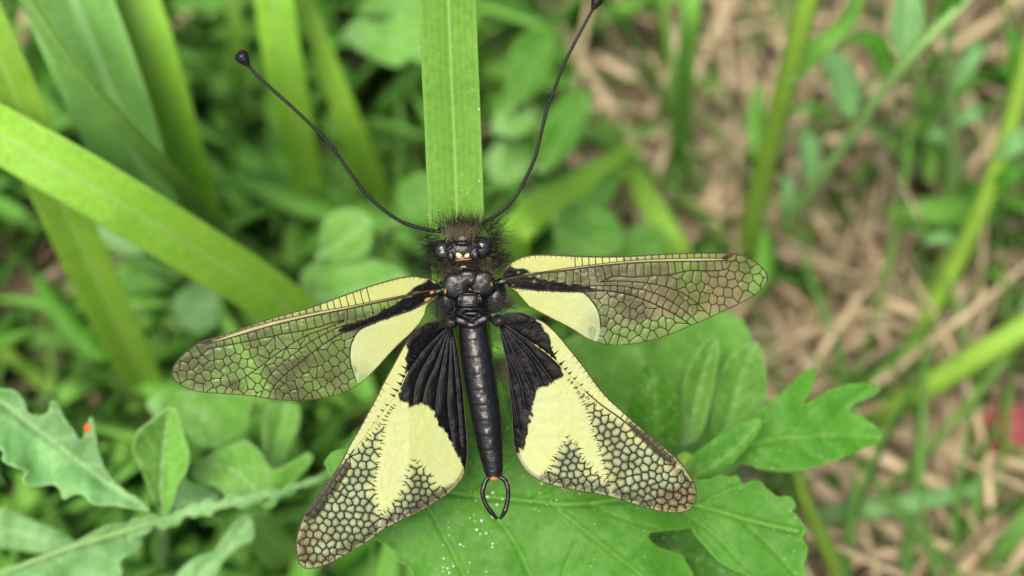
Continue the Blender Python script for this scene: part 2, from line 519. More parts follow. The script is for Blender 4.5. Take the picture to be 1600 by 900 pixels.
def leaf_arrays(outline, midrib, depth, grid=6.0, fold=0.0, wav=0.8, teeth=0.0, tone=0.5, hue=0.5, veinw=2.2,
                laterals=5, lat_ang=50, seed=0, thick=0.22, groove=0.25, tone2=None, side=None, cup=0.0, veins=None):
    """leaf traced in photo pixels, laid on its own surface: depth(px,py)->mm along the axis
    fold: mm per px away from the midrib (positive = edges away from lens)"""
    rng = np.random.default_rng(seed + 5)
    o = np.asarray(outline, float)
    per = np.linalg.norm(np.diff(np.vstack([o, o[:1]]), axis=0), axis=1).sum()
    nb = max(24, int(per / (grid * 0.8)))
    q = np.vstack([o, o[:1]])
    # smooth closed curve through corners, keeps corners fairly crisp
    ext = np.vstack([o[-1:], o, o[:2]])
    cm = catmull(ext, nb + int(nb * 3 / len(o)))
    seg0 = np.linalg.norm(cm - o[0], axis=1).argmin()
    half = len(cm) // 2
    end = half + np.linalg.norm(cm[half:] - o[0], axis=1).argmin()
    B = cm[seg0:end] if end > seg0 + 10 else cm
    nrm = np.gradient(B, axis=0); nrm = np.stack([nrm[:, 1], -nrm[:, 0]], 1); nrm /= np.linalg.norm(nrm, axis=1)[:, None] + 1e-9
    s = np.arange(len(B)) * grid * 0.8
    if teeth:
        B = B + nrm * (teeth * (N1(s / 14.0 + seed, seed * 3.1) + 0.5 * N2(s / 5.0, seed * 1.7)))[:, None]
    # interior points
    mn, mx_ = B.min(0), B.max(0)
    gx = np.arange(mn[0], mx_[0], grid); gy = np.arange(mn[1], mx_[1], grid * 0.87)
    G = np.array([(x + (grid / 2 if j % 2 else 0), y) for j, y in enumerate(gy) for x in gx])
    G = G + rng.uniform(-0.15, 0.15, G.shape) * grid
    G = G[inside(G, B)]
    if len(G):
        G = G[seg_dist(G, poly_segs(B, True)) > grid * 0.5]
    nB = len(B)
    pts = [Vector(v) for v in np.vstack([B, G])] if len(G) else [Vector(v) for v in B]
    vo, eo, fo, ov, oe, of = delaunay_2d_cdt(pts, [], [list(range(nB))], 1, 1e-4)
    p2 = np.array([(v.x, v.y) for v in vo])
    F = [tuple(f) for f in fo]
    # veins
    mr = catmull(midrib, 30)
    vs = [poly_segs(mr)]
    tot = np.linalg.norm(np.diff(mr, axis=0), axis=1).sum()
    latseg = []
    if veins is not None:
        for vv in veins: latseg.append(poly_segs(catmull(vv, 12)))
    else:
        for i in range(laterals):
            k = int((i + 0.6) / laterals * 27)
            t = mr[min(k + 2, 29)] - mr[k]; t /= np.linalg.norm(t) + 1e-9
            for sg in (-1, 1):
                a = R(lat_ang + rng.uniform(-8, 8)) * sg
                d = np.array([t[0] * math.cos(a) - t[1] * math.sin(a), t[0] * math.sin(a) + t[1] * math.cos(a)])
                Lg = tot * 0.42
                st = mr[k]
                q1 = st + d * Lg * 0.5 + t * Lg * 0.06; q2 = st + d * Lg + t * Lg * 0.28
                latseg.append(poly_segs(catmull([st, q1, q2], 8)))
    dm = seg_dist(p2, vs[0])
    dl = seg_dist(p2, np.vstack(latseg)) if latseg else np.full(len(p2), 99.0)
    vein = np.clip(np.exp(-(dm / veinw) ** 2) * 0.9 + 0.4 * np.exp(-(dl / (veinw * 0.7)) ** 2), 0, 1)
    dep = depth(p2[:, 0], p2[:, 1])
    dep = dep + fold * dm + cup * 1e-3 * dm ** 2
    dep = dep + wav * (N1(p2[:, 0] / 70 + seed, p2[:, 1] / 70) + 0.35 * N2(p2[:, 0] / 28, p2[:, 1] / 28 + seed))
    dep = dep + groove * (np.exp(-(dm / (veinw * 2.0)) ** 2) + 0.5 * np.exp(-(dl / (veinw * 1.8)) ** 2))
    eb = seg_dist(p2, poly_segs(B, True))
    dep = dep - 0.15 * np.exp(-(eb / 6.0) ** 2)
    top = P(p2[:, 0], p2[:, 1], dep)
    bot = P(p2[:, 0], p2[:, 1], dep + thick * (0.25 + 0.75 * sstep(0, 6, eb)) + 0.35 * np.exp(-(dm / (veinw * 1.5)) ** 2))
    n = len(p2)
    # boundary edges
    from collections import Counter
    cnt = Counter()
    for f in F:
        for a, b in zip(f, f[1:] + f[:1]): cnt[(a, b)] += 1
    V = np.vstack([top, bot])
    FF = list(F) + [tuple(i + n for i in f[::-1]) for f in F]
    for (a, b) in cnt:
        if (b, a) not in cnt: FF.append((b, a, a + n, b + n))
    c = np.zeros((n, 4)); c[:, 3] = 1
    c[:, 0] = np.maximum(vein, 0.55 * np.exp(-(eb / 1.6) ** 2))
    c[:, 1] = tone + 0.12 * N3(p2[:, 0] / 60, p2[:, 1] / 60 + seed)
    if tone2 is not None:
        # shade of the folded half, painted into the tone beside the midrib
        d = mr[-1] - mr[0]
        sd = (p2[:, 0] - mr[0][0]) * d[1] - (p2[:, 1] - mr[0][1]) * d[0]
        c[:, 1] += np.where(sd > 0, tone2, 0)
    c[:, 2] = hue
    c = np.vstack([c, c])
    return V, FF, c

def plane_depth(cx, cy, d, sx=0.0, sy=0.0):
    """mm depth with slopes in mm per 100 px"""
    return lambda x, y: d + sx * (x - cx) / 100 + sy * (y - cy) / 100

def crop(ox, oy, s):
    return lambda pts: [(ox + a / s, oy + b / s) for a, b in pts]

def hdepth(px, py, z):
    return depth_of(H(px, py, z))

# ================================================================== OWLFLY
PXMM = FPX / D0                        # photo px per mm at the insect
S0 = P(737, 450, D0)
OWL = thing('owlfly', 'black and yellow owlfly with spread netted wings clinging to the wide grass blade', 'insect', P(737, 470, D0 + 4.0))

def loc2w(p):
    """local mm (x right, y up, z to the lens, origin px 737,450) -> world, exact in the picture"""
    p = np.asarray(p, float)
    return P(737 + p[..., 0] * PXMM, 450 - p[..., 1] * PXMM, D0 - p[..., 2])

def L2(px, py, z=0.0):
    return np.array([(px - 737) / PXMM, (450 - py) / PXMM, z])

# ---------------------------------------------------------------- wings
def clip_half(poly, mx, my, nx, ny):
    out = []
    n = len(poly)
    for i in range(n):
        a = poly[i]; b = poly[(i + 1) % n]
        da = (a[0] - mx) * nx + (a[1] - my) * ny; db = (b[0] - mx) * nx + (b[1] - my) * ny
        if da <= 0: out.append(a)
        if (da <= 0) != (db <= 0):
            t = da / (da - db)
            out.append((a[0] + (b[0] - a[0]) * t, a[1] + (b[1] - a[1]) * t))
    return out

def voronoi_edges(poly, seeds):
    """edges of the cells of seeds inside poly, without the edges on poly itself"""
    poly = [tuple(p) for p in poly]
    seeds = np.asarray(seeds, float)
    bs = poly_segs(poly, True)
    E = {}
    for i, s in enumerate(seeds):
        d = ((seeds - s) ** 2).sum(1); order = np.argsort(d)[1:22]
        c = poly
        for j in order:
            m = (seeds[j] + s) / 2; nrm = seeds[j] - s
            c = clip_half(c, m[0], m[1], nrm[0], nrm[1])
            if len(c) < 3: break
        if len(c) < 3: continue
        for a, b in zip(c, c[1:] + c[:1]):
            if (a[0] - b[0]) ** 2 + (a[1] - b[1]) ** 2 < 0.3: continue
            k = tuple(sorted(((round(a[0]), round(a[1])), (round(b[0]), round(b[1])))))
            if k not in E: E[k] = (a, b)
    segs = np.array([[a[0], a[1], b[0], b[1]] for a, b in E.values()])
    if not len(segs): return np.zeros((0, 4))
    mid = (segs[:, :2] + segs[:, 2:]) / 2
    return segs[seg_dist(mid, bs) > 0.6]

def strip_seeds(U, Lo, cols, jit=0.12, rng=None):
    """cols: list with the number of cells of each row between curves U and Lo"""
    seeds = []
    m = len(cols)
    for j, n in enumerate(cols):
        t = (j + 0.5) / m
        u = catmull(U, 200); l = catmull(Lo, 200)
        line = u * (1 - t) + l * t
        for i in range(n):
            f = (i + 0.5 + (0.25 if j % 2 else -0.0)) / n + rng.uniform(-jit, jit) / n
            p = line[int(np.clip(f, 0, 0.999) * 199)]
            w_ = np.linalg.norm(u[100] - l[100]) / m
            seeds.append((p[0], p[1] + rng.uniform(-jit, jit) * w_ * (0.6 if m > 1 else 0.0)))
    return seeds

def hex_seeds(poly, sx, sy, ang, jit, rng):
    p = np.asarray(poly, float); c = p.mean(0); ca, sa = math.cos(R(ang)), math.sin(R(ang))
    S = []
    for j in range(-60, 61):
        for i in range(-60, 61):
            x = (i + (0.5 if j % 2 else 0) + rng.uniform(-jit, jit)) * sx; y = (j + rng.uniform(-jit, jit)) * sy
            S.append((c[0] + x * ca - y * sa, c[1] + x * sa + y * ca))
    S = np.array(S)
    return S[inside(S, p)]

def build_wing(name, label, U, Lo, zfun, paint, cell_regions, mains, ticks, grid, hinge, seed, skip=None, vein_col=None, rcell=0.9):
    """U costa base->tip, Lo rear margin base->tip (photo px). mains: (pts, r0 px, r1 px, colour)"""
    rng = np.random.default_rng(seed)
    nu, nv = grid
    u = catmull(U, nu); l = catmull(Lo, nu)
    t = np.linspace(0, 1, nv)
    G = u[:, None] * (1 - t)[None, :, None] + l[:, None] * t[None, :, None]
    pts = G.reshape(-1, 2)
    cell = []
    for poly, seeds in cell_regions(rng):
        cell.append(voronoi_edges(poly, seeds))
    cell = np.vstack([c for c in cell if len(c)])
    if skip is not None and len(cell):
        mid = (cell[:, :2] + cell[:, 2:]) / 2
        cell = cell[~skip(mid)]
    mains_s = [(catmull(m[0], max(12, len(m[0]) * 5)), m[1], m[2], m[3]) for m in mains]
    allseg = np.vstack([cell] + [poly_segs(m[0]) for m in mains_s] + [poly_segs(u), poly_segs(l)])
    dv = seg_dist(pts, allseg)
    z = zfun(pts[:, 0], pts[:, 1])
    col, puck = paint(pts, dv, rng)
    # each cell of the film bulges a little between its veins
    z_m = z + puck * (1 - np.exp(-dv / 3.5)) * (0.75 + 0.5 * N2(pts[:, 0] / 17, pts[:, 1] / 17))
    W = P(pts[:, 0], pts[:, 1], D0 - z_m)
    F = [(i * nv + k, i * nv + k + 1, (i + 1) * nv + k + 1, (i + 1) * nv + k) for i in range(nu - 1) for k in range(nv - 1)]
    wing = bpy.data.objects.new(name, None); COL.objects.link(wing); wing.parent = OWL
    wing.empty_display_size = 0.003
    if label: wing['label'] = label
    child('membrane', W, F, M['membrane'], OWL, col, True, wing)
    # ---- vein network (tiny cross-veins)
    mb = MB()
    px2m = D0 / FPX * 1e-3
    def tube2(p2, r, c, sides=5):
        zz = zfun(p2[:, 0], p2[:, 1])
        w3 = P(p2[:, 0], p2[:, 1], D0 - zz - 0.03)
        V, F_ = tube_arrays(w3, np.asarray(r) * px2m, sides)
        mb.add(V, F_, c)
    for s in cell:
        mid = np.array([[(s[0] + s[2]) / 2, (s[1] + s[3]) / 2]])
        c, rr = vein_col(mid[0])
        if rr <= 0: continue
        bend = rng.uniform(-0.6, 0.6, 2)
        p2 = np.array([[s[0], s[1]], mid[0] + bend, [s[2], s[3]]])
        tube2(p2, [rr * 1.15, rr * rng.uniform(0.8, 1.0), rr * 1.15], c, 4)
    for (a, b, r0, r1, c) in ticks(rng):
        p2 = np.array([a, [(a[0] + b[0]) / 2, (a[1] + b[1]) / 2], b], float)
        tube2(p2, [r0, (r0 + r1) / 2, r1], c, 4)
    V, F_, C_ = mb.arr()
    vn = child('cross_veins', V, F_, M['vein'], OWL, C_, True, wing); vn['kind'] = 'stuff'
    for pl, r0, r1, c in mains_s:
        zz = zfun(pl[:, 0], pl[:, 1])
        w3 = P(pl[:, 0], pl[:, 1], D0 - zz - 0.02)
        V, F_ = tube_arrays(w3, np.linspace(r0, r1, len(pl)) * px2m, 6)
        child('long_vein', V, F_, M['vein'], OWL, np.broadcast_to(np.array([*c, 1.0]), (len(V), 4)), True, wing)
    rim = np.vstack([u, l[::-1]])
    zz = zfun(rim[:, 0], rim[:, 1])
    w3 = P(rim[:, 0], rim[:, 1], D0 - zz - 0.01)
    rr = np.concatenate([np.linspace(1.1, 1.0, len(u)), np.linspace(0.8, 0.6, len(l))]) * px2m
    V, F_ = tube_arrays(w3, rr, 5)
    child('wing_margin', V, F_, M['vein'], OWL, np.broadcast_to(np.array([0.03, 0.022, 0.012, 1.0]), (len(V), 4)), True, wing)
    return wing

BLK = (0.0015, 0.0015, 0.002); BRN = (0.010, 0.006, 0.002); YEL = (0.30, 0.325, 0.118); YELV = (0.62, 0.60, 0.16)
PALE = (0.30, 0.285, 0.15)

def blend(col, m, rgb, a):
    """put pigment rgb with cover a where mask m"""
    m = m[:, None]
    tgt = np.array([*rgb, a])
    return col * (1 - m) + tgt * m

def jitter(pts, amp, sc, seed):
    return pts + amp * np.stack([N1(pts[:, 0] / sc + seed, pts[:, 1] / sc), N2(pts[:, 0] / sc, pts[:, 1] / sc + seed)], 1)

# ---- forewings
def forewing(name, label, cr, U, Lo, RV, SCV, L1, L2u, L2, L3, wedge, patch, costal_from, n_costal, n_r3, zfun, stigma, seed, grid):
    U, Lo, RV, SCV, L1, L2u, L2, L3, wedge, patch, stigma = [cr(x) for x in (U, Lo, RV, SCV, L1, L2u, L2, L3, wedge, patch, stigma)]
    cf = cr([costal_from])[0]
    sgn = 1 if U[-1][0] > U[0][0] else -1
    tipU = [p for p in U if (p[0] - cf[0]) * sgn > -6]
    # rear margin limited to the outer part
    patch_end = np.array(max(patch, key=lambda p: p[0] * sgn))
    def cells(rng):
        uu = catmull(U, 160); ss = catmull(SCV, 100); rr = catmull(RV, 120); l1 = catmull(L1, 120); l2 = catmull(L2, 120); l2u = catmull(L2u, 80); l3 = catmull(L3, 80); ll = catmull(Lo, 200)
        endx = SCV[-1][0]
        cu = uu[((uu[:, 0] - cf[0]) * sgn > 0) & ((uu[:, 0] - endx) * sgn < 0) & (np.arange(len(uu)) < 130)]
        cs = ss[((ss[:, 0] - cf[0]) * sgn > 0)]
        yield np.vstack([cu, cs[::-1]]), strip_seeds(cu, cs, [n_costal], 0.1, rng)
        r3u = rr[((rr[:, 0] - L1[0][0]) * sgn > 0)]
        yield np.vstack([r3u, l1[::-1]]), strip_seeds(r3u, l1, [n_r3], 0.1, rng)
        # film between the radial row and the middle vein, then round the tip
        tip = [p for p in np.vstack([uu[-45:], ll[::-1][:150]]) if True]
        tipu = uu[((uu[:, 0] - endx) * sgn > 0)]
        tipl = ll[::-1]
        m_end = l3[-1]
        k = np.linalg.norm(tipl - m_end, axis=1).argmin()
        polyA = np.vstack([l1, rr[-1:], tipu, tipl[1:k + 1], l3[::-1]])
        yield polyA, hex_seeds(polyA, 14.5, 14.0, -18 if sgn < 0 else 10, 0.24, rng)
        k2 = np.linalg.norm(tipl - l2u[-1], axis=1).argmin()
        polyB = np.vstack([l3, tipl[min(k, k2):max(k, k2) + 1], l2u[::-1]])
        yield polyB, hex_seeds(polyB, 14, 13.5, 35 * sgn, 0.22, rng)
        polyC = np.vstack([l2u, l2[::-1]])
        yield polyC, strip_seeds(l2u, l2, [22], 0.12, rng)
        # rear field
        k3 = np.linalg.norm(tipl - l2[-1], axis=1).argmin()
        pe = np.array(PATCH_LOW)
        k4 = np.linalg.norm(tipl - pe, axis=1).argmin()
        l2d = l2[((l2[:, 0] - PATCH_TOP[0]) * sgn > 0)]
        polyD = np.vstack([l2d, tipl[k3:k4 + 1], np.array(PATCH_EDGE)])
        yield polyD, hex_seeds(polyD, 12.5, 15.5, 30 * sgn, 0.22, rng)
    PATCH_TOP, PATCH_LOW = patch[PT], patch[PL_]
    PATCH_EDGE = patch[PT:PL_ + 1][::-1]
    ytop = cr(YTOP[name + str(seed)])
    def paint(pts, dv, rng):
        n = len(pts)
        col = np.tile(np.array([0.20, 0.20, 0.05, 0.16]), (n, 1))
        col[:, 3] += 0.06 * N1(pts[:, 0] / 40, pts[:, 1] / 40)
        # brown haze hugging the veins
        col = blend(col, 0.5 * np.exp(-(dv / 1.9) ** 2), (0.06, 0.045, 0.012), 0.7)
        # whitish sheen of the cells next to the patch, painted as pigment
        pd = sdist(pts, patch)
        nearp = np.exp(-np.clip(-pd, 0, 99) / 22.0) * (pd < 0)
        wl = np.clip(N3(pts[:, 0] / 9, pts[:, 1] / 9) * 1.4, 0, 1)
        col = blend(col, 0.5 * nearp * wl, (0.36, 0.42, 0.33), 0.5)
        j = jitter(pts, 2.5, 6, seed)
        col = blend(col, sstep(-1, 1.5, sdist(jitter(pts, 0.8, 5, seed), ytop)), YEL, 0.97)
        m = sstep(-1, 1.5, sdist(jitter(pts, 1.0, 6, seed), patch))
        col = blend(col, m, (0.305, 0.335, 0.135), 0.95)
        outer = sstep(0.35, 1.0, np.abs(pts[:, 0] - patch[0][0]) / (np.abs(PATCH_TOP[0] - patch[0][0]) + 30))
        col = blend(col, m * outer * 0.6, (0.30, 0.345, 0.20), 0.9)
        # clear lower corner of the patch
        edge_n = sstep(0.1, 0.5, N1(pts[:, 0] / 12 + 3, pts[:, 1] / 12))
        dl_ = np.linalg.norm(pts - np.array(PATCH_LOW), axis=1)
        col = blend(col, m * sstep(42, 12, dl_) * (0.4 + 0.6 * edge_n), (0.25, 0.27, 0.16), 0.45)
        # front row of cells keeps a fading yellow tint toward the tip
        cst = np.vstack([catmull(U, 160)[:125], catmull(SCV, 40)[::-1]])
        far = sstep(0.25, 0.95, np.abs(pts[:, 0] - U[0][0]) / np.abs(U[-1][0] - U[0][0]))
        col = blend(col, sstep(-0.5, 1.0, sdist(pts, cst)) * (0.85 - 0.6 * far) * (dv > 1.2), (0.30, 0.31, 0.13), 0.8)
        col = blend(col, sstep(-0.8, 0.8, sdist(jitter(pts, 0.8, 5, seed), ytop)), YEL, 0.97)
        # pale strip between the two front veins
        strip = np.vstack([catmull(SCV, 40), catmull(RV, 60)[::-1]])
        col = blend(col, sstep(-0.8, 0.8, sdist(pts, strip)) * 0.9, PALE, 0.93)
        m = sstep(-1.5, 1.5, sdist(j, wedge))
        col = blend(col, m, BLK, 0.99)
        m = sstep(-1, 1, sdist(jitter(pts, 1.2, 6, 4), stigma))
        col = blend(col, m, (0.022, 0.018, 0.012), 0.96)
        # a few stray specks
        for _ in range(12):
            c0 = pts[rng.integers(n)]; r_ = rng.uniform(0.8, 2.0)
            col = blend(col, np.exp(-(np.linalg.norm(pts - c0, axis=1) / r_) ** 2) * 0.7, (0.25, 0.19, 0.03), 0.9)
        puck = np.where(col[:, 3] > 0.9, 0.03, 0.03)
        return col, puck
    mains = [(RV, 1.7, 1.0, (0.022, 0.012, 0.005)), (SCV, 0.7, 0.6, (0.035, 0.022, 0.008)), (L1[4:], 1.1, 0.9, BRN), (L2, 1.6, 0.8, BLK),
             (L2u, 1.0, 0.7, BRN), (L3, 1.0, 0.7, BRN), (patch[PT - 1:PL_ + 1], 1.0, 0.8, BRN)]
    def vein_col(m):
        return ((*BRN, 1.0), 0.68)
    def skip(mid):
        return (sdist(mid, patch) > 1)
    def ticks(rng):
        # stubby dark bars at the base of the radial row and along the yellow front edge
        rr = catmull(RV, 200); l1 = catmull(L1, 200)
        uu = catmull(U, 300)
        y0 = np.asarray(ytop)
        for k in range(14):
            f = (k + 0.5) / 14
            p = uu[int((0.06 + 0.25 * f) * 299)]
            yield p, p + np.array([0.5 * sgn, rng.uniform(3, 6)]), 0.6, 0.2, (*BRN, 1.0)
        for p, q in zip(rr[60:110:7], l1[10:60:7]):
            pass
        # bristles along the lower side of the black wedge
        l2 = catmull(L2, 200)
        for k in range(4, 110, 4):
            p = l2[k]
            yield p, p + np.array([rng.uniform(-1, 1), rng.uniform(2.5, 4.5)]), 0.8, 0.15, (*BLK, 1.0)
    return build_wing(name, label, U, Lo, zfun, paint, cells, mains, ticks, grid, None, seed, skip, vein_col)

c1 = crop(250, 420, 1600 / 470)
c2 = crop(760, 370, 1600 / 460)
YTOP = {
 'forewing1': [(1420, 58), (1350, 40), (1270, 50), (1180, 74), (1090, 102), (1000, 134), (930, 160), (860, 188), (850, 236), (950, 220), (1060, 198), (1180, 174), (1270, 154), (1310, 132), (1350, 100), (1390, 78)],
 'forewing2': [(118, 158), (150, 133), (200, 110), (270, 100), (350, 100), (450, 105), (550, 108), (650, 110), (740, 110), (740, 140), (650, 148), (540, 160), (420, 178), (320, 192), (250, 190), (200, 178), (150, 172)],
}
PT, PL_ = 4, 9      # indices of the patch's upper outer corner and lower outer corner
zl = lambda x, y: 1.3 + 0.0028 * (690 - x) + 0.35 * np.sin(np.clip((x - 270) / 420, 0, 1) * math.pi) - 0.006 * (y - (440 + (690 - x) * 0.25))
zr = lambda x, y: 1.4 + 0.0020 * (x - 790) + 0.35 * np.sin(np.clip((x - 790) / 420, 0, 1) * math.pi) - 0.006 * (y - 440)
forewing('forewing', 'front wing drooping at the side, clear net with yellow base', c1,
  U=[(1500, 95), (1460, 62), (1420, 50), (1350, 40), (1270, 50), (1180, 74), (1090, 102), (1000, 134), (900, 171), (800, 206), (700, 234), (600, 261), (500, 294), (400, 329), (300, 364), (230, 385), (170, 418), (110, 470), (75, 515), (62, 555)],
  Lo=[(1500, 95), (1495, 120), (1455, 165), (1420, 195), (1405, 250), (1380, 290), (1330, 345), (1270, 400), (1200, 475), (1150, 530), (1110, 570), (1060, 612), (1000, 648), (920, 675), (840, 690), (750, 699), (660, 698), (580, 690), (500, 678), (400, 668), (300, 662), (220, 655), (160, 640), (110, 617), (75, 590), (62, 555)],
  RV=[(1490, 112), (1400, 122), (1300, 148), (1200, 170), (1100, 191), (1000, 213), (900, 233), (800, 254), (700, 277), (600, 302), (500, 330), (400, 360), (300, 389), (245, 403)],
  SCV=[(1300, 140), (1200, 160), (1100, 180), (1000, 200), (900, 217), (800, 236), (700, 258), (600, 280), (500, 308), (400, 340), (320, 370), (265, 392)],
  L1=[(1300, 165), (1230, 205), (1150, 235), (1070, 268), (980, 272), (900, 290), (850, 308), (750, 330), (660, 345), (560, 366), (450, 388), (350, 408), (255, 425)],
  L2u=[(1070, 285), (980, 300), (880, 345), (790, 395), (710, 455), (630, 520), (570, 590), (535, 680)],
  L2=[(1430, 160), (1340, 215), (1250, 245), (1150, 280), (1060, 316), (960, 345), (860, 410), (760, 485), (680, 550), (610, 620), (575, 690)],
  L3=[(980, 276), (880, 318), (790, 350), (700, 400), (610, 460), (520, 530), (430, 590), (360, 630), (340, 664)],
  wedge=[(1510, 85), (1425, 58), (1395, 80), (1350, 105), (1310, 138), (1380, 128), (1300, 158), (1230, 200), (1150, 235), (1080, 270), (980, 298), (930, 330), (950, 338), (1060, 318), (1150, 284), (1250, 248), (1340, 218), (1430, 165), (1490, 130)],
  patch=[(1450, 170), (1340, 222), (1250, 252), (1150, 285), (1070, 320), (1035, 360), (1015, 410), (1010, 470), (1020, 530), (1045, 600), (1060, 612), (1110, 570), (1150, 530), (1200, 475), (1270, 400), (1330, 345), (1380, 290), (1405, 250), (1420, 195)],
  costal_from=(1150, 80), n_costal=24, n_r3=24, zfun=zl, stigma=[(175, 412), (230, 384), (272, 374), (276, 390), (245, 404), (205, 402)], seed=1, grid=(240, 80))
PT, PL_ = 4, 8
forewing('forewing', 'front wing held straight out, clear net with yellow base', c2,
  U=[(85, 235), (95, 185), (120, 155), (150, 133), (200, 110), (270, 100), (350, 100), (450, 105), (550, 109), (650, 110), (750, 108), (850, 102), (950, 97), (1050, 92), (1150, 89), (1250, 89), (1330, 92), (1400, 105), (1450, 130), (1500, 170), (1525, 205), (1528, 240)],
  Lo=[(85, 235), (100, 262), (135, 280), (165, 300), (185, 325), (230, 375), (300, 415), (370, 450), (430, 480), (490, 515), (540, 548), (600, 572), (660, 585), (740, 588), (820, 578), (900, 560), (980, 535), (1050, 508), (1120, 478), (1200, 445), (1280, 405), (1340, 378), (1400, 350), (1460, 315), (1505, 275), (1528, 240)],
  RV=[(90, 233), (200, 212), (330, 195), (450, 180), (600, 160), (700, 150), (800, 142), (900, 137), (1000, 135), (1100, 133), (1200, 132), (1310, 128)],
  SCV=[(260, 198), (330, 187), (450, 168), (600, 149), (700, 137), (800, 128), (900, 122), (1000, 119), (1100, 117), (1200, 117), (1285, 118)],
  L1=[(260, 210), (330, 232), (430, 250), (540, 264), (620, 244), (700, 214), (800, 220), (900, 210), (1000, 206), (1100, 184), (1200, 185), (1300, 178), (1330, 140)],
  L2u=[(540, 268), (680, 264), (780, 275), (880, 295), (970, 330), (1040, 375), (1100, 420), (1150, 467)],
  L2=[(120, 268), (200, 280), (300, 290), (400, 294), (520, 297), (620, 292), (720, 302), (800, 322), (880, 352), (960, 388), (1040, 430), (1110, 480)],
  L3=[(620, 246), (700, 240), (800, 245), (900, 255), (1000, 280), (1080, 315), (1150, 365), (1220, 435)],
  wedge=[(75, 240), (90, 185), (118, 160), (150, 172), (200, 178), (245, 192), (200, 208), (260, 215), (330, 235), (430, 252), (540, 266), (600, 274), (600, 288), (520, 298), (400, 296), (300, 292), (200, 284), (120, 272)],
  patch=[(110, 278), (200, 289), (300, 293), (400, 297), (525, 302), (570, 345), (602, 392), (617, 440), (622, 500), (600, 572), (540, 548), (490, 515), (430, 480), (370, 450), (300, 415), (230, 375), (185, 325), (150, 290)],
  costal_from=(440, 105), n_costal=22, n_r3=25, zfun=zr, stigma=[(1270, 118), (1300, 95), (1345, 93), (1330, 115), (1305, 130)], seed=2, grid=(240, 80))

